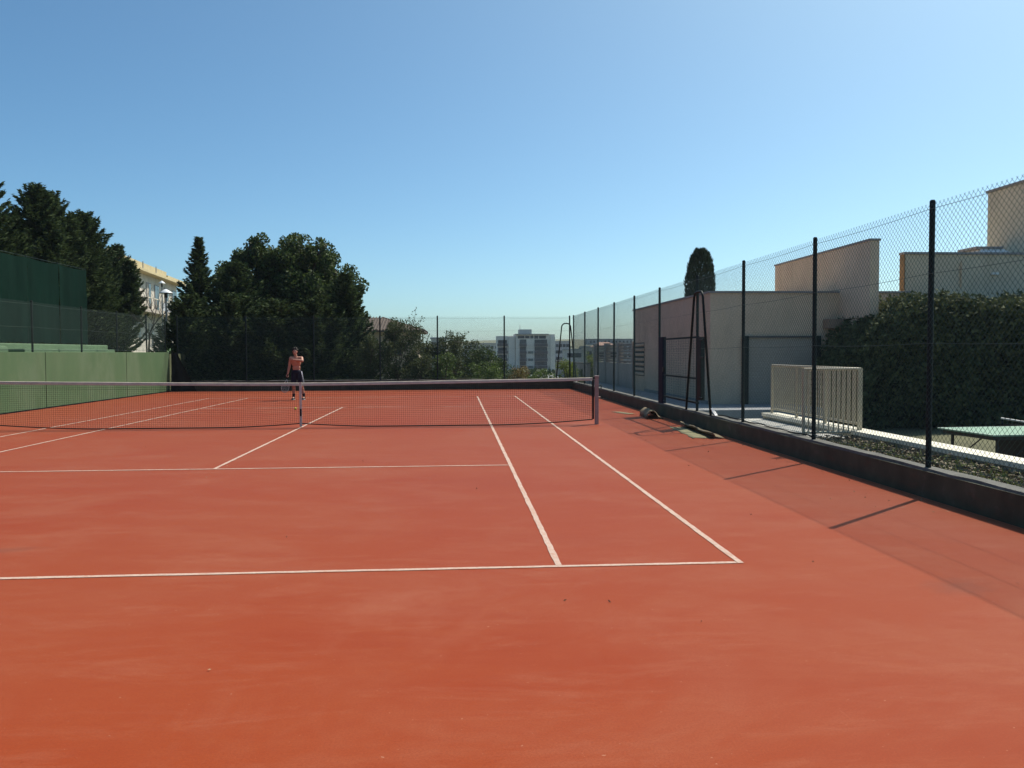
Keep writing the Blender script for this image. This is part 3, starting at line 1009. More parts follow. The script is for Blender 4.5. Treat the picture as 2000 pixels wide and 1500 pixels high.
def conifer(x, y, zb, H, Rad, seed, label, name='conifer', nb=None, leafm=None, base=0.06, group='dark conifers around the court', droop=0.35, pw=0.72, leaders=()):
    rg = np.random.default_rng(seed)
    t = thing(name, (x, y, zb), label, 'tree', group)
    lean = rg.normal(0, 0.02, 2)
    tr = MB()
    tr.tube([(x + lean[0] * H * k / 5, y + lean[1] * H * k / 5, zb - .1 + H * .97 * k / 5) for k in range(6)], [0.018 * H * (1 - k / 5.2) + 0.01 for k in range(6)], 7)
    nb0 = nb or int(H * 30)
    PP, AA = [], []
    jobs = [(0, 0, H, Rad, nb0, base)] + [(a, b_, H * f_, Rad * 0.62, int(nb0 * 0.5), 0.35) for (a, b_, f_) in leaders]
    x0, y0, H0, Rad0 = x, y, H, Rad
    for (jx, jy, H, Rad, nb, base, i) in [(*q, k) for q in jobs for k in range(q[4])]:
        x, y = x0 + jx, y0 + jy
        tt = base + (1 - base) * (i + rg.uniform(0, 1)) / nb
        h = zb + H * tt
        az = i * 2.39996 + rg.normal(0, .35)
        prof = (1 - tt) ** pw * (1.0 if tt > 0.12 else 0.75 + tt * 2)
        Lb = Rad * prof * rg.uniform(0.62, 1.12) + 0.12
        if rg.uniform() < 0.07:
            Lb *= 1.25
        d = np.array([math.cos(az), math.sin(az), 0])
        up0 = rg.uniform(0.05, 0.4)
        ns = max(7, int(Lb * 23))
        s = np.linspace(0.12, 1, ns)
        base_p = np.array([x + lean[0] * H * tt, y + lean[1] * H * tt, h])
        zc = up0 * s - 0.25 * droop * np.sin(s * math.pi) + 0.22 * s ** 3
        path = base_p + d * (s[:, None] * Lb) + np.array([0, 0, 1.0]) * (zc[:, None] * Lb)
        if Lb > 0.9 and i % 3 == 0:
            tr.tube([base_p, path[ns // 2], path[-1]], [0.012 + Lb * .012, 0.01, 0.004], 4, cap=False)
        lat = np.array([-d[1], d[0], 0])
        for side in (-1, 1, 0):
            m_ = 2 if side else 1
            for q in range(m_):
                spread = (1.02 - s) * Lb * 0.34 + 0.05
                off = rg.uniform(0.15, 1.0, ns) * spread * side
                P_ = path + lat * off[:, None] + np.array([0, 0, 1.0]) * (rg.normal(0, .045, ns))[:, None]
                A_ = d * 0.9 + lat * side * 0.9 + np.array([0, 0, 0.35])
                PP.append(P_)
                AA.append(np.repeat(A_[None], ns, 0))
    P_ = np.concatenate(PP)
    A_ = np.concatenate(AA)
    V = leaves(P_, rg, 0.25, 0.062, A=A_, jit=0.6)
    # leader tip
    link('crown', quads_mesh('crown', V), leafm or L_CONIF, t)
    tr.build('trunk', M_BARK, t, smooth=True)
    return t


def broadleaf(x, y, zb, clumps, seed, label, leafm, name='tree', leaf=(0.16, 0.09), dens=260, trunk_r=0.16, group=None, cat='tree', twigs=0, fork=0.35):
    """clumps: (dx,dy,z,rx,rz)"""
    rg = np.random.default_rng(seed)
    t = thing(name, (x, y, zb), label, cat, group)
    tr = MB()
    zmax = max(c[2] for c in clumps)
    fz = zb + (zmax - zb) * fork
    tr.tube([(x, y, zb - .1), (x + .05, y, (zb + fz) / 2), (x, y + .05, fz)], [trunk_r, trunk_r * .8, trunk_r * .6], 8)
    PP = []
    for (dx, dy, z, rx, rz) in clumps:
        c = np.array([x + dx, y + dy, z])
        mid = np.array([x + dx * .5, y + dy * .5, fz + (z - fz) * 0.6])
        tr.tube([(x, y + .05, fz), mid, c], [trunk_r * .5, trunk_r * .3, trunk_r * .12], 5, cap=False)
        n = int(dens * (rx * rx + rx * rz * 2))
        # sub-clumps on the ellipsoid
        k = max(5, int(6 * rx * rx + 4))
        dirs = unit(rg.normal(size=(k, 3)))
        sub = c + dirs * np.array([rx, rx, rz]) * rg.uniform(0.55, 1.0, (k, 1))
        sr = rg.uniform(0.28, 0.55, k) * min(rx, rz) + 0.08
        who = rg.integers(0, k, n)
        pts = sub[who] + unit(rg.normal(size=(n, 3))) * (sr[who][:, None]) * rg.uniform(0.3, 1.0, (n, 1)) ** 0.6
        PP.append(pts)
        for q in range(min(k, 6)):
            tr.tube([c, sub[q]], [trunk_r * .12, 0.006], 3, cap=False)
    P_ = np.concatenate(PP)
    if twigs:
        for q in range(twigs):
            c = clumps[q % len(clumps)]
            p = np.array([x + c[0], y + c[1], c[2]])
            d = unit(rg.normal(size=3) + np.array([0, 0, 1.4]))
            L_ = rg.uniform(.5, 1.0) * c[4] + c[4]
            e = p + d * L_
            tr.tube([p, (p + e) / 2 + rg.normal(0, .05, 3), e], [.02, .012, .004], 4, cap=False)
            ss = rg.uniform(.4, 1, 22)[:, None]
            P_ = np.concatenate([P_, p + d * L_ * ss + rg.normal(0, .06, (22, 3))])
    V = leaves(P_, rg, leaf[0], leaf[1], A=np.array([[0, 0, -0.35]]), jit=1.0)
    link('crown', quads_mesh('crown', V), leafm, t)
    tr.build('trunk', M_BARK, t, smooth=True)
    return t


# left row behind the windscreen
row = [(-16.4, 13.4, 8.3, 2.7), (-16.2, 17.4, 7.9, 2.6), (-16.0, 21.2, 8.1, 2.3), (-16.6, 23.8, 8.2, 2.6), (-16.0, 26.0, 7.6, 2.5), (-16.4, 27.6, 7.5, 2.2), (-16.0, 30.2, 6.4, 1.7)]
lab = ['tall dark conifer cut by the left edge behind the windscreen', 'dark conifer second in the left row, its tip near the picture edge', 'dark conifer with a narrow feathery tip, third in the left row',
       'broad dark conifer in the middle of the left row', 'dark conifer just right of the middle of the left row',
       'dark conifer next to last in the left row before the house', 'last and lowest conifer of the left row beside the pale house']
for i, (x, y, H, rad) in enumerate(row):
    conifer(x, y, 1.58, H * 0.96, rad, 100 + i, lab[i], group='conifers behind the left windscreen', base=0.02, pw=0.55,
            leaders=[(0.9 * math.cos(i * 2.1), 0.9 * math.sin(i * 2.1) - .3, 0.86 - .03 * (i % 3)), (-0.9 * math.cos(i * 1.3), 1.1 * math.sin(i * 1.7), 0.78)])

# trees behind the far fence
conifer(-9.4, 23.6, -0.8, 8.1, 2.5, 21, 'slender spire shaped conifer left of the big round tree', base=0.03, pw=1.05)
conifer(-9.0, 21.2, -0.8, 5.0, 1.9, 22, 'dark conifer below the slender spire behind the far fence', base=0.02, pw=.5)
conifer(-6.9, 20.8, -0.75, 5.0, 2.0, 23, 'dark low conifer left of the player behind the far fence', base=0.02, pw=.45, leaders=[(.9, .2, .85)])
conifer(-4.9, 20.4, -0.75, 4.7, 2.0, 24, 'dark low conifer straight behind the player', base=0.02, pw=.45, leaders=[(-.8, .3, .9)])
conifer(-3.1, 20.8, -0.75, 4.9, 1.9, 25, 'dark low conifer just right of the player behind the far fence', base=0.02, pw=.45, leaders=[(.7, .4, .85)])
conifer(-1.75, 22.4, -0.85, 6.2, 1.6, 26, 'conifer with a pointed tip at the right end of the dark trees', base=0.02, pw=.6)
conifer(-7.9, 24.6, -0.9, 7.0, 2.4, 27, 'dark conifer half hidden under the left of the round tree', base=0.02, pw=.5)
conifer(-2.6, 25.2, -0.9, 6.0, 2.1, 28, 'dark conifer half hidden under the right of the round tree', base=0.02, pw=.5)
cl = []
rg = np.random.default_rng(77)
for (dx, z, r) in [(-2.6, 6.6, .75), (-1.9, 7.3, .8), (-1.2, 6.5, .9), (-.4, 6.9, .9), (.4, 7.15, .85), (1.2, 6.6, 1.0), (1.8, 7.0, .75), (2.5, 5.9, .95), (3.1, 5.0, .9), (-3.2, 5.9, .8), (-3.7, 5.0, .8), (-2.3, 5.3, 1.0), (-.9, 5.4, 1.2), (.8, 5.4, 1.2), (2.2, 4.6, 1.1), (-1.6, 4.2, 1.2), (.2, 4.0, 1.3), (3.2, 3.9, .9), (-3.2, 4.0, 1.0), (1.6, 3.2, 1.2)]:
    cl.append((dx, rg.uniform(-1.6, 1.2), z, r * 1.08, r * 0.98))
    cl.append((dx * .9, rg.uniform(-1.6, 1.6), z - .5, r * 1.05, r * 0.9))
broadleaf(-5.75, 28.0, -1.1, cl, 31, 'big round dark broadleaf tree behind the player', L_DARK, dens=720, trunk_r=.3, leaf=(0.155, 0.115), group='trees behind the far fence')

# lighter shrubs behind the far fence
def shrub(px, pytop, y, wpx, seed, label, lm, twigs=0, leaf=(0.11, 0.05), dens=620, zlow=-.2):
    p = at_y(px, pytop, y)
    half = wpx / 2 * (y - CAM[1]) / FPX
    zb = terrain(p[0], y)
    rg = np.random.default_rng(seed)
    H = p[2] - zb
    cl = []
    r = max(.35, half * 0.5)
    nz = max(2, int(H / (r * 1.1)))
    for j in range(nz):
        z = p[2] - r * 0.9 - (p[2] - r - zb - .3) * j / nz
        ww = half * (0.45 + 0.55 * min(1, (j + 0.6) / (nz * .5)))
        for k in range(3):
            cl.append((rg.uniform(-1, 1) * max(ww - r * .6, .05), rg.uniform(-.5, .5) * half, z + rg.uniform(-.2, .12) * (0.2 if j == 0 else 1), r * rg.uniform(.7, 1.05), r * rg.uniform(.7, 1)))
    return broadleaf(p[0], y, zb, cl, seed, label, lm, name='shrub', leaf=leaf, dens=dens, trunk_r=.06, group='shrubs behind the far fence', cat='shrub', twigs=twigs)


shrub(835, 668, 21.2, 66, 54, 'olive shrub filling the gap right of the villa roof', L_OLIVE)
shrub(775, 622, 21.0, 140, 41, 'tall loose olive green shrub in front of the tiled roof', L_OLIVE, twigs=14)
shrub(720, 655, 20.2, 70, 42, 'dull olive shrub at the right foot of the dark conifers', L_OLIVE)
shrub(884, 648, 21.6, 78, 43, 'upright shrub with wispy top right of the tiled roof', L_OLIVE, twigs=10)
shrub(868, 690, 19.6, 60, 44, 'bright leafy green shrub below the wispy one', L_GREEN)
shrub(935, 675, 22.5, 110, 45, 'rounded dark green bush left of the apartment block', L_DARK, dens=360)
shrub(950, 705, 20.0, 90, 46, 'low green bush just left of a fence post, before the apartment block', L_GREEN)
shrub(905, 668, 23.5, 110, 52, 'spreading olive bush behind the wispy shrub', L_OLIVE)
shrub(968, 692, 23.0, 70, 53, 'dark green bush at the left foot of the apartment block', L_DARK)
shrub(820, 690, 19.5, 70, 50, 'small olive bush under the right eaves of the tiled roof', L_OLIVE)
shrub(1012, 716, 21.0, 60, 47, 'low rusty brown bush below the apartment block', L_RUST)
shrub(1055, 718, 22.0, 70, 48, 'low green bush below the right half of the apartment block', L_GREEN)
shrub(1108, 700, 25.0, 62, 49, 'bright lime green bush behind the corner hoop', L_LIME)
shrub(1155, 690, 29.0, 55, 51, 'lime green bush overhanging the plain grey garden wall', L_LIME)

# columnar cypress behind the low building
t = thing('cypress_tree', (15.4, 22.0, -0.8), 'dark columnar cypress with blunt top rising behind the low building', 'tree')
rg = np.random.default_rng(61)
n = 15000
h = rg.uniform(0, 1, n)
zt_ = -0.3 + 6.95 * h
prof = np.where(h > 0.75, np.sqrt(np.clip(1 - ((h - 0.75) / 0.26) ** 2, 0, 1)), 1.0) * np.where(h < .1, .6 + 4 * h, 1)
az = rg.uniform(0, 2 * math.pi, n)
lump = 1 + 0.10 * np.sin(az * 5 + h * 9) + 0.07 * np.sin(az * 9 - h * 23)
rr_ = 0.70 * prof * lump * np.sqrt(rg.uniform(0.45, 1.0, n))
P = np.stack([15.4 + rr_ * np.cos(az), 22 + rr_ * np.sin(az), zt_], 1)
V = leaves(P, rg, 0.22, 0.05, A=np.stack([np.cos(az) * .35, np.sin(az) * .35, np.ones(n)], 1), jit=0.35)
link('crown', quads_mesh('crown', V), L_CYP, t)
MB().tube([(15.4, 22, -0.9), (15.4, 22, 3), (15.4, 22, 6.3)], [.14, .1, .03], 8).build('trunk', M_BARK, t)

# ivy covered hedge below the right-hand buildings
t = thing('ivy_hedge', (19, 5, -0.66), 'big dark green ivy hedge below the beige buildings on the right', 'hedge')
rg = np.random.default_rng(62)


def htop(x):
    k = np.clip((x - 13.9) / 1.7, 0, 1)
    return 0.9 + 2.15 * k ** 0.7 + 0.06 * np.sin(x * 2.3) + 0.05 * np.sin(x * 5.1 + 1)


n = 46000
x = rg.uniform(13.75, 27, n)
zt_ = htop(x)
sidef = rg.uniform(0, 1, n)
u = rg.uniform(0, 1, n) ** 0.8
front = sidef < 0.72
yf = 4.15 + 0.18 * np.sin(x * 1.7 + u * 4) + 0.12 * np.sin(x * 4.1 - u * 9)
P = np.where(front[:, None], np.stack([x, yf + 0.22 * rg.normal(0, 1, n), -0.66 + (zt_ + 0.66) * u], 1), np.stack([x, yf + 2.0 * rg.uniform(0, 1, n), zt_ - 0.1 + 0.10 * rg.normal(0, 1, n)], 1))
edge = x < 14.3
P[edge, 1] = 4.2 + 1.6 * rg.uniform(0, 1, edge.sum())
SH = []
for k in range(34):
    q = np.array([rg.uniform(14.4, 26), 4.3 + rg.uniform(-.2, 1.4), 0])
    q[2] = float(htop(np.array(q[0]))) - .05
    d = unit(np.array([rg.normal(0, .5), rg.normal(0, .4) - .3, 1.0]))
    SH.append(q + d * rg.uniform(0, rg.uniform(.12, .32), (26, 1)) + rg.normal(0, .05, (26, 3)))
P = np.concatenate([P] + SH)
V = leaves(P, rg, 0.13, 0.10, A=np.array([[0, -0.2, -0.5]]), jit=1.0)
link('foliage', quads_mesh('foliage', V), L_IVY, t)
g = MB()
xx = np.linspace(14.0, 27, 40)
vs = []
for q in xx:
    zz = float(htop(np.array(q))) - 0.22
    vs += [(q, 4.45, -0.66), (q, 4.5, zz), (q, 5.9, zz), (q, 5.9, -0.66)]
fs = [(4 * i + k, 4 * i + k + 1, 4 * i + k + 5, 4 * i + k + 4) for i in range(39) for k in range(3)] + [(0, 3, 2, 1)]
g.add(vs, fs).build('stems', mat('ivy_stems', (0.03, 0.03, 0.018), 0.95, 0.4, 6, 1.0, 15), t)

# small flowering shrub between the two right-hand buildings
broadleaf(16.45, 5.6, -0.66, [(0, 0, 2.75, .42, .4), (.3, .1, 2.9, .35, .3), (-.3, 0, 2.5, .4, .35)], 63, 'sunlit pale shrub tip beside the jutting wall block', L_LIME, name='shrub', leaf=(.09, .05), dens=300, trunk_r=.05, cat='shrub')

# bare branchy tree before the pale house
t = thing('bare_tree', (-13.2, 27.5, 1.58), 'bare branching tree in front of the pale house', 'tree')
tr = MB()
rgb = random.Random(9)


def branch(p, d, L_, r, dep):
    q = p + d * L_
    midp = (p + q) / 2 + Vector((rgb.uniform(-.08, .08) * L_, rgb.uniform(-.08, .08) * L_, rgb.uniform(0, .08) * L_))
    tr.tube([p, midp, q], [r, r * .8, r * .62], 5, cap=False)
    if dep == 0:
        return
    for k in range(3 if dep > 2 else 2):
        dd = (d + Vector((rgb.uniform(-.8, .8), rgb.uniform(-.8, .8), rgb.uniform(-.25, .55)))).normalized()
        branch(q if k else midp, dd, L_ * rgb.uniform(.6, .85), r * .6, dep - 1)


branch(Vector((-13.2, 27.5, 1.5)), Vector((.1, -.1, 1)).normalized(), 1.25, .06, 5)
tr.build('limbs', mat('grey_bark', (0.10, 0.085, 0.07), 0.9, 0.3, 8), t)

# ------------------------------------------------------------------ windscreens
M_CLOTH = mat('green_screen_cloth', (0.0025, 0.0155, 0.0105), 0.95, 0.25, 1.2, 0.3, 90, stretch=(1, 1, 0.4), spec=0.05)
weather(M_CLOTH, (0.008, 0.03, 0.021), 1.4, (1, 1, 0.25), 0.5, 0.7, 0.6)
t = thing('windscreen', (-10.5, 4, 1.6), 'tall dark green cloth windscreen on posts on the left terrace', 'windscreen')
yp = [-7.0 + 2.1 * k for k in range(11)]
for y in yp:
    MB().tube([(-10.56, y, 1.55), (-10.56, y, 4.80)], 0.03, 8).build('post', M_POST, t)
for a, b in zip(yp[:-1], yp[1:]):
    vs, fs = [], []
    nu, nv = 10, 8
    ph = random.uniform(0, 6)
    for i in range(nu + 1):
        for j in range(nv + 1):
            yy = a + (b - a) * i / nu
            f_ = j / nv
            vs.append((-10.515 + 0.018 * math.sin(i * 1.9 + ph) * (1 - f_ * .4) + 0.01 * math.sin(j * 2.1 + i), yy, 1.98 + (4.74 - 1.98) * f_ - 0.04 * math.sin(math.pi * i / nu) * (f_ if f_ > .9 else 0) + (0.03 * math.sin(i * 2.2 + ph) if j == 0 else 0)))
    for i in range(nu):
        for j in range(nv):
            k = i * (nv + 1) + j
            fs.append((k, k + nv + 1, k + nv + 2, k + 1))
    MB().add(vs, fs).build('cloth_panel', M_CLOTH, t, smooth=True)
MB().tube([(-10.54, -7, 4.77), (-10.54, 14.0, 4.77)], 0.006, 5).build('top_cable', M_WIRE, t)

t = thing('corner_screen', (-8.3, 17.5, 0), 'dark sagging screen cloth in the far left corner of the court', 'windscreen')
vs, fs = [], []
for i in range(9):
    for j in range(9):
        a, f_ = i / 8, j / 8
        x = -8.66 + (0.28 + 0.75 * (1 - f_)) * a
        vs.append((x, 17.56 + 0.03 * math.sin(a * 11), 0.02 + (1.72 - 0.18 * a) * f_))
for i in range(8):
    for j in range(8):
        fs.append((i * 9 + j, (i + 1) * 9 + j, (i + 1) * 9 + j + 1, i * 9 + j + 1))
MB().add(vs, fs).build('cloth', mat('black_green_cloth', (0.012, 0.02, 0.018), 0.9, 0.3, 3), t, smooth=True)
MB().tube([(-8.64, 17.59, 0.0), (-8.64, 17.59, 1.75)], 0.02, 8).build('pole', M_POST, t)

# agave like leaves at the end of the left wall
t = thing('spiky_plant', (-8.95, 17.9, 1.58), 'spiky pale green plant at the far end of the left wall', 'plant')
rg = np.random.default_rng(5)
for k in range(14):
    az = k * 2.4
    el = rg.uniform(0.5, 1.3)
    d = np.array([math.cos(az) * math.cos(el), math.sin(az) * math.cos(el), math.sin(el)])
    L_ = rg.uniform(.35, .6)
    lat = np.array([-math.sin(az), math.cos(az), 0]) * 0.028
    p0 = np.array([-8.95 + 0.12, 17.9, 1.58])
    vs = []
    for f_, wf in ((0, .6), (.4, 1), (.75, .6), (1, .05)):
        c = p0 + d * L_ * f_ - np.array([0, 0, .18 * f_ * f_])
        vs += [c - lat * wf, c + lat * wf]
    MB().add(vs, [(0, 1, 3, 2), (2, 3, 5, 4), (4, 5, 7, 6)]).build('leaf', mat('agave_green', (0.12, 0.20, 0.09), 0.6, 0.2, 6), t)

# ------------------------------------------------------------------ garden lamps
def lamp(x, y, zb, zt, rad, label):
    t = thing('garden_lamp', (x, y, zb), label, 'lamp post', 'white garden lamps')
    wm = mat('lamp_enamel', (0.72, 0.74, 0.74), 0.4, 0.05)
    MB().tube([(x, y, zb - .02), (x, y, zt - 0.3)], 0.045, 10).build('pole', mat('lamp_pole', (0.30, 0.30, 0.28), 0.6, 0.1), t)
    MB().lathe(x, y, [(0.001, zt - .30), (rad * .22, zt - .30), (rad * .26, zt - .08), (rad * .2, zt - .06)], 14).build('lantern', mat('lantern_dark', (0.05, 0.05, 0.05), 0.4, 0.1), t, smooth=True)
    MB().lathe(x, y, [(rad * .2, zt - .075), (rad, zt - 0.09), (rad * .98, zt - 0.07), (rad * .5, zt + 0.03), (rad * .18, zt + 0.10), (0.001, zt + .11)], 20).build('shade', wm, t, smooth=True)


lamp(-10.35, 22.0, 1.58, 4.55, 0.32, 'white disc shaded garden lamp on a pole before the pale house')
p = at_y(316, 550, 40)
lamp(p[0], 40.0, 1.58, p[2] - .05, 0.24, 'smaller white garden lamp behind and above the disc shaded one')

# ------------------------------------------------------------------ pale house on the left
t = thing('pale_house', (-26, 52, 1.6), 'pale two storey house with yellow cornice and arched loggia on the left', 'house')
A_, B_ = np.array([-21.6, 42.0]), np.array([-24.1, 65.0])
LH = np.linalg.norm(B_ - A_)
UH = (B_ - A_) / LH
NH = np.array([UH[1], -UH[0]])


def HP(s, n, z):
    q = A_ + UH * s + NH * n
    return (q[0], q[1], z)


def hbox(s0, s1, n0, n1, z0, z1, nm, m, par=None, bev=0):
    g = MB()
    vs = [HP(*v) for v in [(s0, n0, z0), (s0, n1, z0), (s1, n1, z0), (s1, n0, z0), (s0, n0, z1), (s0, n1, z1), (s1, n1, z1), (s1, n0, z1)]]
    g.add(vs, [(3, 2, 1, 0), (4, 5, 6, 7), (0, 1, 5, 4), (1, 2, 6, 5), (2, 3, 7, 6), (3, 0, 4, 7)])
    return g.build(nm, m, par or t, bevel=bev)


M_HW = mat('white_house_render', (0.56, 0.51, 0.43), 0.9, 0.18, 1.5, 0.2, 20)
M_YEL = mat('yellow_cornice', (0.52, 0.43, 0.25), 0.85, 0.12, 2)
M_DARKG = mat('dark_opening', (0.035, 0.035, 0.035), 0.5, 0.2)
M_GLASS = mat('window_glass', (0.05, 0.06, 0.07), 0.08, 0.1, spec=0.8)
hbox(0, LH, -10, 0, 1.5, 8.30, 'wall', M_HW)
cn = hbox(-.7, LH + .7, -10.6, 0.75, 8.305, 8.50, 'eaves', M_YEL)
hbox(-.5, LH * .72, -10.4, 0.55, 8.505, 9.0, 'parapet', M_YEL, cn)
hbox(LH * .72 + .01, LH + .6, -10.5, 0.65, 8.505, 8.72, 'parapet', M_YEL, cn)
for s in (4.5, 8.6, 12.8):
    hbox(s, s + .12, .552, .60, 8.55, 9.12, 'parapet_post', M_CAP, cn)
ch = hbox(4.0, 5.1, -3, -2, 9.0, 9.95, 'chimney', mat('dark_brick', (0.12, 0.08, 0.07), 0.9, 0.3))
hbox(3.9, 5.2, -3.1, -1.9, 9.951, 10.07, 'chimney_cap', M_DARKG, ch)
# balcony slab and railing
sl = hbox(2, LH + .4, 0.003, 1.3, 4.95, 5.25, 'balcony', mat('balcony_grey', (0.42, 0.36, 0.30), 0.9, 0.15))
for k in range(14):
    s = 2.2 + k * 1.55
    hbox(s, s + .07, 1.18, 1.25, 5.252, 6.1, 'balcony_post', M_HW, sl)
hbox(2, LH + .4, 1.17, 1.26, 6.101, 6.17, 'handrail', M_HW, sl)
hbox(11.6, 19.5, 1.19, 1.24, 5.3, 5.98, 'balcony_panel', mat('balcony_panel_grey', (0.40, 0.41, 0.43), 0.8, 0.1), sl)


def arch(s, w_, zb, zh):
    g = MB()
    pts = [(s - w_ / 2, zb), (s + w_ / 2, zb)] + [(s + w_ / 2 * math.cos(a), zh - w_ / 2 + w_ / 2 * math.sin(a)) for a in np.linspace(0, math.pi, 11)]
    g.add([HP(a, 0.012, b) for a, b in pts] + [HP(a, -0.02, b) for a, b in pts], [tuple(range(len(pts)))[::-1]])
    o = g.build('arched_opening', M_DARKG, t)
    for k in range(5):
        x = s - w_ / 2 + w_ * (k + .5) / 5
        hbox(x - .035, x + .035, .03, .07, zb, zh - 0.28 - (.25 if k in (0, 4) else 0), 'grille_bar', M_HW, o)


arch(8.8, 2.2, 5.27, 7.35)
arch(5.0, 2.2, 5.27, 7.35)


def hwin(s, w_, z0, z1, nm='window', shut=True):
    o = hbox(s - w_ / 2, s + w_ / 2, 0.003, 0.05, z0, z1, nm, mat('shutter_grey', (0.30, 0.29, 0.28), 0.7, 0.1))
    hbox(s - w_ / 2 + .1, s - .04, 0.052, 0.07, z0 + .1, z1 - .1, 'pane', M_GLASS if not shut else mat('shutter_slats', (0.40, 0.36, 0.30), 0.7, 0.1), o)
    hbox(s + .04, s + w_ / 2 - .1, 0.052, 0.07, z0 + .1, z1 - .1, 'pane', M_GLASS, o)


for s in (12.4, 15.2, 18.8, 21.8):
    hwin(s, 1.5, 5.3, 7.7, 'balcony_door', s < 14)
for s in (4.5, 9.0, 13.0, 19.0):
    hwin(s, 1.6, 2.3, 4.2)

# ------------------------------------------------------------------ tiled villa behind the shrubs
t = thing('tiled_villa', (-2, 52, -3), 'ochre villa with a brown tiled hip roof behind the loose shrubs', 'house')
yv = 46.0
e1 = at_y(828, 645, yv)
xr, ze = e1[0], e1[2]
zr = at_y(735, 620, yv + 4)[2]
xl = xr - 11.0
MB().box(xl + .5, xr - .6, yv + .6, yv + 8.4, -4, ze - .06).build('wall', mat('ochre_render', (0.42, 0.34, 0.24), 0.9, 0.12, 1.2), t)
M_TILE = mat('roof_tile', (0.10, 0.075, 0.06), 0.85, 0.3, 6)
rf = MB().add([(xl, yv, ze), (xr, yv, ze), (xr, yv + 9, ze), (xl, yv + 9, ze), (xl + 3.6, yv + 4.5, zr), (xr - 3.6, yv + 4.5, zr), (xl, yv, ze - .12), (xr, yv, ze - .12), (xr, yv + 9, ze - .12), (xl, yv + 9, ze - .12)],
              [(0, 1, 5, 4), (1, 2, 5), (2, 3, 4, 5), (3, 0, 4), (6, 7, 1, 0), (7, 8, 2, 1), (8, 9, 3, 2), (9, 6, 0, 3), (9, 8, 7, 6)]).build('roof', M_TILE, t)
# tile rolls on the front and right slopes
for k in range(46):
    x = xl + 0.12 + k * 0.235
    lim = min((x - xl) / 3.6, (xr - x) / 3.6, 1.0)
    if lim < .05:
        continue
    MB().tube([(x, yv - .03, ze + .03), (x, yv + 4.5 * lim, ze + (zr - ze) * lim + .03)], 0.06, 5, cap=True).build('tile_row', M_TILE, rf)
for k in range(37):
    y = yv + 0.15 + k * 0.24
    lim = min((y - yv) / 4.5, (yv + 9 - y) / 4.5, 1.0)
    if lim < .05:
        continue
    MB().tube([(xr + .03, y, ze + .03), (xr - 3.6 * lim, y, ze + (zr - ze) * lim + .03)], 0.06, 5, cap=True).build('tile_row', M_TILE, rf)
MB().box(xl + 5, xl + 5.8, yv + 5, yv + 5.7, zr - .6, zr + .25).build('chimney', mat('ochre_render', (0.42, 0.34, 0.24)), rf)
for x in (xr - 2.2, xr - 4.4):
    wv = MB().box(x - .5, x + .5, yv + .55, yv + .598, ze - 2.0, ze - .7).build('window', mat('shutter_brown', (0.14, 0.09, 0.06), 0.7), t)
    MB().box(x - .4, x + .4, yv + .53, yv + .548, ze - 1.9, ze - .8).build('pane', M_GLASS, wv)

# ------------------------------------------------------------------ apartment block down the hill
YA = 330.0
KX = (YA - CAM[1]) / FPX
t = thing('apartment_block', (at_y(1045, 700, YA)[0], YA, -10), 'grey white six storey apartment block with dark balconies in the distance', 'building')
M_APT = mat('apartment_white', (0.70, 0.64, 0.57), 0.9, 0.08, 0.2)
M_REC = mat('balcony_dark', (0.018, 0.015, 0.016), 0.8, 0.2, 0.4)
M_BAL = mat('balcony_purple', (0.065, 0.05, 0.05), 0.8, 0.12, 0.5)


def AB(px0, px1, py0, py1, n0, n1, nm, m, par=None):
    a, b = at_y(px0, py1, YA), at_y(px1, py0, YA)
    return MB().box(a[0], b[0], YA + n0, YA + n1, a[2], b[2]).build(nm, m, par or t)


AB(1008, 1084, 652.8, 770, 0.6, 14, 'wall', M_APT)
AB(972.3, 1007.9, 656, 770, 3.5, 15, 'wing_wall', M_APT)
ph_ = AB(1015, 1039.3, 643, 652.6, 2, 9, 'penthouse', mat('penthouse_green', (0.40, 0.44, 0.42), 0.9, 0.08))
MB().tube([tuple(at_y(1015.5, 643.2, YA + 4)), tuple(at_y(1015.5, 634.5, YA + 4))], 0.10, 5).build('antenna', M_CAP, ph_)
AB(1006.5, 1071.5, 652.0, 653.8, -0.9, 13, 'roof_slab', M_CAP)
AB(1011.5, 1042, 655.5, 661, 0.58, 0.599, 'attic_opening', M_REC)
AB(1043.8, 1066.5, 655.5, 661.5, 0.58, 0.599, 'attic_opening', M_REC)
for a in (1024.5, 1034.5, 1051.5):
    AB(a, a + 1.3, 655.6, 661.2, 0.4, 0.578, 'attic_pier', M_APT)
for row_ in range(6):
    y0 = 663.0 + row_ * 14.3
    for (pa, pb) in ((1015.2, 1028.2), (1044.2, 1069.0)):
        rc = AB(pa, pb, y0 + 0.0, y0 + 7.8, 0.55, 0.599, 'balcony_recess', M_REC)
        AB(pa - .2, pb + .2, y0 + 8.0, y0 + 13.9, -0.9, 0.598, 'balcony', M_BAL)
        for k in range(3):
            x = pa + (pb - pa) * (k + .4) / 3
            AB(x, x + 1.6, y0 + 1.5, y0 + 7.6, 0.52, 0.549, 'window', M_GLASS, rc)
    if row_ % 1 == 0 and row_ > 0:
        wv = AB(1031.5, 1041.5, y0 + 8.6, y0 + 13.4, 0.54, 0.599, 'window', mat('shutter_teal', (0.08, 0.14, 0.14), 0.7))
        AB(1032.2, 1036.2, y0 + 9.1, y0 + 13.0, 0.5, 0.539, 'pane', M_GLASS, wv)
    # wing balconies
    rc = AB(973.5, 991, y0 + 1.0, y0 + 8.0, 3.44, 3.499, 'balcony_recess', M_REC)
    AB(972.2, 992, y0 + 8.2, y0 + 13.6, 2.2, 3.498, 'balcony', M_BAL)
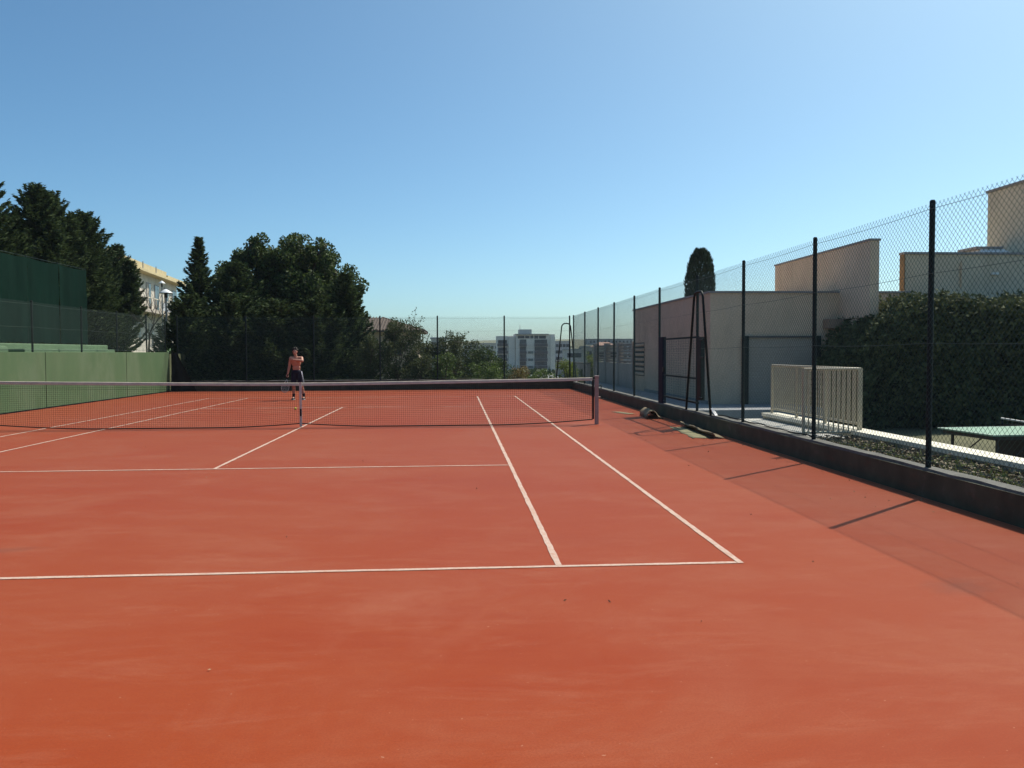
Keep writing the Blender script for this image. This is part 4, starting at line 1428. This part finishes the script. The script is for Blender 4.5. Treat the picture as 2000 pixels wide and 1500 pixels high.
for (pa, pb) in ((994.5, 1006.5), (1075.5, 1084.2)):
    AB(pa, pb, 658, 768, 0.0 if pa > 1010 else 2.4, 0.598 if pa > 1010 else 3.498, 'pier', M_APT)

# town roofs and houses around it
def block(px0, px1, pytop, Y, depth, label, wallc, roofc=None, rows=2, cols=4, zbase=-22, group='distant town houses', roof_h=0):
    a = at_y(px0, pytop, Y)
    b = at_y(px1, pytop, Y)
    zt = (a[2] + b[2]) / 2
    t = thing('town_house', ((a[0] + b[0]) / 2, Y, zbase), label, 'building', group)
    wm = mat('town_wall_%d_%d' % (int(wallc[0] * 100), int(wallc[2] * 100)), wallc, 0.9, 0.1, 0.3)
    MB().box(a[0], b[0], Y, Y + depth, zbase, zt).build('wall', wm, t)
    rm = mat('town_roof_%d' % int((roofc or (0.3, 0, 0))[0] * 100), roofc or (0.34, 0.33, 0.32), 0.9, 0.15, 0.3)
    if roof_h:
        MB().add([(a[0] - .4, Y - .4, zt), (b[0] + .4, Y - .4, zt), (b[0] + .4, Y + depth + .4, zt), (a[0] - .4, Y + depth + .4, zt), (a[0] + 1, Y + depth / 2, zt + roof_h), (b[0] - 1, Y + depth / 2, zt + roof_h)],
                 [(0, 1, 5, 4), (1, 2, 5), (2, 3, 4, 5), (3, 0, 4), (3, 2, 1, 0)]).build('roof', rm, t)
    else:
        MB().box(a[0] - .3, b[0] + .3, Y - .3, Y + depth + .3, zt + .002, zt + .5).build('roof', rm, t)
    W_ = b[0] - a[0]
    for r in range(rows):
        for c in range(cols):
            x = a[0] + W_ * (c + .5) / cols
            z = zt - 1.0 - r * 3.1
            wv = MB().box(x - .7, x + .7, Y - .06, Y - .002, z - 1.5, z).build('window', M_REC, t)
    return t


block(905, 974, 672, 420, 14, 'long cream block left of the apartment block', (0.50, 0.46, 0.38), rows=3, cols=8)
block(842, 872, 662, 240, 9, 'pale house just right of the tiled villa', (0.45, 0.42, 0.36), rows=2, cols=3)
block(1085, 1112, 668, 380, 12, 'grey block right beside the apartment block', (0.42, 0.40, 0.40), rows=4, cols=4)
block(1108, 1148, 684, 260, 12, 'pale low house with dark windows behind the corner hoop', (0.50, 0.47, 0.43), rows=2, cols=5)
block(1146, 1182, 679, 210, 10, 'beige house behind the garden wall', (0.46, 0.42, 0.36), rows=2, cols=4)
block(1168, 1204, 677, 150, 8, 'house with pinkish tiled roof above the slatted garden wall', (0.44, 0.40, 0.34), (0.42, 0.26, 0.20), rows=1, cols=3, roof_h=1.0)
block(1150, 1236, 663, 600, 16, 'long dark roofed building on the ridge to the right', (0.28, 0.29, 0.30), (0.14, 0.15, 0.16), rows=2, cols=12)
block(1196, 1246, 672, 330, 12, 'grey house on the ridge beside the low building', (0.38, 0.38, 0.37), rows=3, cols=5)

# far wood on the slope and ridge (a mass)
rg = np.random.default_rng(71)
VV = []
for k in range(900):
    y = rg.uniform(60, 760)
    x = CAM[0] + (y - CAM[1]) * rg.uniform(-0.16, 0.27)
    d_ = y - CAM[1]
    r = rg.uniform(1.2, 3.2)
    zc = terrain(x, y) + r * 0.5
    lim = CAM[2] - 0.020 * d_ if y < 345 else CAM[2] + 0.008 * d_
    if zc + r > lim:
        r = (lim - terrain(x, y)) / 1.5
        zc = terrain(x, y) + r * 0.5
    if r < 0.5 or (abs(x - at_y(1028, 690, 330)[0]) < 15 and 322 < y < 350):
        continue
    n = 110
    d = unit(rg.normal(size=(n, 3)))
    d[:, 2] = np.abs(d[:, 2]) * 1.1 - .15
    P = np.array([x, y, zc]) + d * r * rg.uniform(.7, 1.05, (n, 1))
    ls = r * 0.24
    VV.append(leaves(P, rg, ls * 1.5, ls))
V = np.concatenate(VV)
tag(link('far_wood', quads_mesh('far_wood', V), leafmat('far_leaf', (0.035, 0.055, 0.02), (0.075, 0.095, 0.035), 0.2)), 'far wooded slope between the town houses', 'trees', kind='stuff')

# ------------------------------------------------------------------ the player
def capsule(mb, a, b, ra, rb, n=14):
    a, b = np.array(a, float), np.array(b, float)
    d = b - a
    L_ = np.linalg.norm(d)
    d = d / (L_ + 1e-9)
    pts, rs = [], []
    for k in range(5):
        an = math.pi / 2 * (1 - k / 4)
        pts.append(a - d * ra * math.sin(an))
        rs.append(max(ra * math.cos(an), 1e-4))
    for k in range(1, 5):
        an = math.pi / 2 * k / 4
        pts.append(b + d * rb * math.sin(an))
        rs.append(max(rb * math.cos(an), 1e-4))
    # insert b ring
    pts.insert(5, b)
    rs.insert(5, rb)
    mb.tube(pts, rs, n)


def ellipsoid(mb, c, rx, ry, rz, n=14, m=9):
    c = np.array(c, float)
    vs, fs = [], []
    for j in range(m + 1):
        th = math.pi * j / m
        for k in range(n):
            a = 2 * math.pi * k / n
            vs.append(c + np.array([rx * math.sin(th) * math.cos(a), ry * math.sin(th) * math.sin(a), rz * math.cos(th)]))
    for j in range(m):
        for k in range(n):
            fs.append((j * n + k, (j + 1) * n + k, (j + 1) * n + (k + 1) % n, j * n + (k + 1) % n))
    mb.add(vs, fs)


def remesh(mb, name, m, parent, voxel, smooth=4):
    me = bpy.data.meshes.new(name)
    me.from_pydata(mb.v, [], mb.f)
    o = bpy.data.objects.new(name, me)
    COL.objects.link(o)
    md = o.modifiers.new('r', 'REMESH')
    md.mode = 'VOXEL'
    md.voxel_size = voxel
    s_ = o.modifiers.new('s', 'SMOOTH')
    s_.iterations = smooth
    s_.factor = 0.5
    dg = bpy.context.evaluated_depsgraph_get()
    me2 = bpy.data.meshes.new_from_object(o.evaluated_get(dg))
    bpy.data.objects.remove(o)
    me2.name = name
    me2.materials.clear()
    return link(name, me2, m, parent, smooth=True)


PXL, PYL = -2.12, 10.55
M_SKIN = mat('skin', (0.46, 0.24, 0.16), 0.55, 0.12, 9, spec=0.35)
pl = thing('person', (PXL, PYL, 0), 'bare chested tennis player in dark shorts with one arm across the chest', 'person')


def Q(x, y, z):
    return (PXL + x, PYL + y, z)


b = MB()
# legs (image left leg straight, image right leg set wider)
HL, HR = Q(-.075, .02, .92), Q(.085, .02, .92)
KL, KR = Q(-.095, -.03, .50), Q(.17, -.02, .50)
AL, AR = Q(-.11, .03, .09), Q(.235, .04, .09)
for h_, k_, a_ in ((HL, KL, AL), (HR, KR, AR)):
    capsule(b, h_, k_, .085, .055)
    capsule(b, k_, tuple(np.array(k_) * .55 + np.array(a_) * .45 + np.array([0, .025, 0])), .055, .056)
    capsule(b, tuple(np.array(k_) * .62 + np.array(a_) * .38 + np.array([0, .02, 0])), a_, .052, .036)
    capsule(b, a_, tuple(np.array(a_) + np.array([-.01, -.13, -.055])), .036, .03)
# trunk
ellipsoid(b, Q(.005, .02, .95), .155, .105, .13)
ellipsoid(b, Q(.0, .015, 1.10), .135, .095, .14)
ellipsoid(b, Q(-.005, .01, 1.27), .165, .112, .16)
ellipsoid(b, Q(-.005, .015, 1.38), .175, .095, .10)
SL_, SR_ = Q(-.185, .01, 1.42), Q(.18, .0, 1.43)
capsule(b, SL_, SR_, .058, .058)
for sx in (-1, 1):
    ellipsoid(b, Q(sx * .075 - .005, -.075, 1.33), .075, .035, .055)
# neck, head
NK = Q(-.015, .0, 1.46)
HD = Q(-.03, -.035, 1.655)
capsule(b, NK, Q(-.025, -.02, 1.56), .058, .052)
ellipsoid(b, HD, .074, .092, .115)
ellipsoid(b, Q(-.032, -.085, 1.60), .048, .04, .05)
capsule(b, Q(-.033, -.118, 1.655), Q(-.033, -.135, 1.628), .010, .015, 8)      # nose
for sx in (-1, 1):
    ellipsoid(b, Q(-.03 + sx * .076, -.025, 1.65), .012, .022, .032, 8, 6)      # ears
    ellipsoid(b, Q(-.032 + sx * .032, -.108, 1.672), .020, .012, .008, 8, 6)    # brows
capsule(b, Q(-.052, -.119, 1.588), Q(-.014, -.119, 1.588), .009, .009, 8)       # lips
# hanging arm (image left)
EL = Q(-.245, .03, 1.14)
WL = Q(-.285, -.03, .90)
capsule(b, SL_, EL, .055, .043)
capsule(b, EL, tuple(np.array(EL) * .6 + np.array(WL) * .4), .044, .042)
capsule(b, EL, WL, .042, .028)


def hand(b, W_, d, palm_n, curl, thumb_side):
    """palm plus five fingers; d: hand direction, palm_n: palm normal, curl: radians per joint"""
    W_, d, pn = np.array(W_, float), unit(np.array(d, float)), unit(np.array(palm_n, float))
    pn = unit(pn - d * pn.dot(d))
    lat = np.cross(d, pn) * thumb_side
    for k in range(4):
        capsule(b, W_ + d * .01 + lat * (.012 - .008 * k) * 0.9, W_ + d * .085 + lat * (.030 - .02 * k), .015, .012, 8)
    for k, L_ in enumerate((.074, .082, .076, .06)):
        p = W_ + d * .088 + lat * (.031 - .0205 * k)
        dd = d.copy()
        for j, fr_ in enumerate((.45, .32, .23)):
            an = curl * (j + 1)
            dd = d * math.cos(an) + pn * math.sin(an)
            q = p + dd * L_ * fr_
            capsule(b, p, q, .0098 - .0008 * j, .009 - .0008 * j, 8)
            p = q
    p = W_ + d * .03 + lat * .022
    for an, L_ in ((.5, .036), (1.0, .028)):
        q = p + (d * .75 + lat * .55 * (1.2 - an * .6) + pn * .55 * an) * L_
        capsule(b, p, q, .0115, .010, 8)
        p = q
    return W_ + d * .09 + pn * .022


grip = hand(b, WL, (-.12, -.10, -1), (.35, -.9, 0.1), 0.75, 1)
# arm across the chest (image right), hand on the other shoulder
ER = Q(.235, -.185, 1.335)
WR = Q(-.055, -.205, 1.375)
capsule(b, SR_, ER, .056, .044)
capsule(b, ER, tuple(np.array(ER) * .6 + np.array(WR) * .4), .045, .043)
capsule(b, ER, WR, .043, .029)
hand(b, WR, (-.92, .22, .36), (-.1, 1, -.1), 0.30, 1)
remesh(b, 'body', M_SKIN, pl, 0.0062, 3)
M_NAVY = mat('navy_cloth', (0.010, 0.012, 0.026), 0.85, 0.25, 9, 0.3, 70)
c = MB()
ellipsoid(c, Q(.005, .02, .945), .178, .128, .115)
capsule(c, Q(-.075, .02, .90), Q(-.098, -.01, .60), .108, .100)
capsule(c, Q(.085, .02, .90), Q(.152, -.005, .60), .108, .100)
sh = remesh(c, 'shorts', M_NAVY, pl, 0.012, 3)
# trim the rounded hems flat
bmh = bmesh.new()
bmh.from_mesh(sh.data)
bmesh.ops.bisect_plane(bmh, geom=bmh.verts[:] + bmh.edges[:] + bmh.faces[:], plane_co=(PXL, PYL, 0.565), plane_no=(0, 0, -1), clear_outer=True)
bmesh.ops.bisect_plane(bmh, geom=bmh.verts[:] + bmh.edges[:] + bmh.faces[:], plane_co=(PXL, PYL, 1.035), plane_no=(0, 0, 1), clear_outer=True)
bmh.to_mesh(sh.data)
bmh.free()
MB().add([Q(.172, -.05, .98), Q(.182, .05, .98), Q(.248, .045, .60), Q(.240, -.055, .60)], [(0, 1, 2, 3)]).build('side_stripe', mat('pale_stripe', (0.35, 0.36, 0.42), 0.8, 0.1), sh)
for a_ in (AL, AR):
    c = MB()
    ax, ay = a_[0] - PXL, a_[1] - PYL
    capsule(c, Q(ax, ay + .035, .042), Q(ax - .012, ay - .155, .034), .044, .040)
    capsule(c, Q(ax, ay + .01, .09), Q(ax, ay + .005, .06), .047, .05)
    s_ = remesh(c, 'shoe', mat('dark_shoe', (0.02, 0.02, 0.026), 0.7, 0.2), pl, 0.009, 3)
    c = MB()
    capsule(c, Q(ax, ay + .03, .016), Q(ax - .012, ay - .155, .016), .049, .044)
    c.v = [(v[0], v[1], min(max(v[2], 0.0), 0.022)) for v in c.v]
    c.build('sole', mat('pale_sole', (0.55, 0.53, 0.5), 0.8, 0.1), s_)
    c = MB()
    capsule(c, Q(ax, ay, .10), Q(ax + (.006 if ax < 0 else -.012), ay - .004, .20), .046, .052)
    remesh(c, 'sock', mat('dark_sock', (0.03, 0.02, 0.022), 0.9, 0.2), pl, 0.010, 2)
# hair
c = MB()
ellipsoid(c, Q(-.03, -.010, 1.705), .090, .104, .092)
rgh = np.random.default_rng(3)
for k in range(60):
    d = unit(rgh.normal(size=3))
    d[2] = abs(d[2])
    if d[1] < -.55 and d[2] < .55:
        continue
    p = np.array(Q(-.03, -.01, 1.70)) + d * np.array([.084, .096, .086])
    capsule(c, p, p + d * .018 + np.array([0, 0, .008]), .018, .010, 6)
hr = remesh(c, 'hair', mat('dark_hair', (0.022, 0.016, 0.012), 0.7, 0.3, 30), pl, 0.008, 1)
bmh = bmesh.new()
bmh.from_mesh(hr.data)
bmesh.ops.bisect_plane(bmh, geom=bmh.verts[:] + bmh.edges[:] + bmh.faces[:], plane_co=Q(-.03, -.115, 1.70), plane_no=(0, -.5, -.866), clear_outer=True)
bmh.to_mesh(hr.data)
bmh.free()
for sx in (-1, 1):
    c = MB()
    ellipsoid(c, Q(-.032 + sx * .031, -.109, 1.655), .013, .008, .008, 8, 6)
    c.build('eye', mat('eye_dark', (0.03, 0.02, 0.02), 0.3), pl, smooth=True)

# racket held low in the hanging hand
rk = thing('tennis_racket', tuple(grip), 'tennis racket hanging from the hand of the player', 'racket')
gp = np.array(grip)
dr = unit(np.array([-.16, -.22, -0.92]))
lt = unit(np.cross(dr, np.array([0.25, -1, 0])))
MB().tube([gp - dr * .07, gp + dr * .11], 0.0155, 8).build('handle', mat('grip_black', (0.02, 0.02, 0.02), 0.8), rk)
thr = gp + dr * .11
ctr = gp + dr * .40
M_RK = mat('racket_frame', (0.5, 0.5, 0.42), 0.4, 0.2, 8, spec=0.5)
ring = [ctr + dr * .165 * math.cos(a) + lt * .125 * math.sin(a) for a in np.linspace(0, 2 * math.pi, 33)]
MB().tube(ring, .010, 8, cap=False).build('frame', M_RK, rk, smooth=True)
for s_ in (-1, 1):
    MB().tube([thr, thr + dr * .09 + lt * s_ * .04, ctr - dr * .13 + lt * s_ * .077], .009, 6).build('throat', M_RK, rk, smooth=True)
g = MB()
for k in range(-6, 7):
    w_ = .018 * k
    hlen = .16 * math.sqrt(max(0, 1 - (w_ / .125) ** 2))
    g.tube([ctr + lt * w_ - dr * hlen, ctr + lt * w_ + dr * hlen], .0012, 3, cap=False)
for k in range(-8, 9):
    w_ = .018 * k
    hlen = .12 * math.sqrt(max(0, 1 - (w_ / .165) ** 2))
    g.tube([ctr + dr * w_ - lt * hlen, ctr + dr * w_ + lt * hlen], .0012, 3, cap=False)
tag(g.build('strings', mat('racket_strings', (0.6, 0.6, 0.5), 0.6), rk), kind='stuff')

# ------------------------------------------------------------------ haze
hm = bpy.data.materials.new('haze_air')
hm.use_nodes = True
N_ = hm.node_tree.nodes
N_.remove(N_['Principled BSDF'])
pv = N_.new('ShaderNodeVolumePrincipled')
pv.inputs['Color'].default_value = (0.72, 0.86, 1.0, 1)
pv.inputs['Density'].default_value = 0.00018
pv.inputs['Anisotropy'].default_value = 0.3
hm.node_tree.links.new(pv.outputs[0], N_['Material Output'].inputs['Volume'])
hz = MB().box(-3600, 3600, -420, 4100, -25, 26).build('haze', hm)
tag(hz, 'thin pale haze over the whole place', 'haze', kind='stuff')
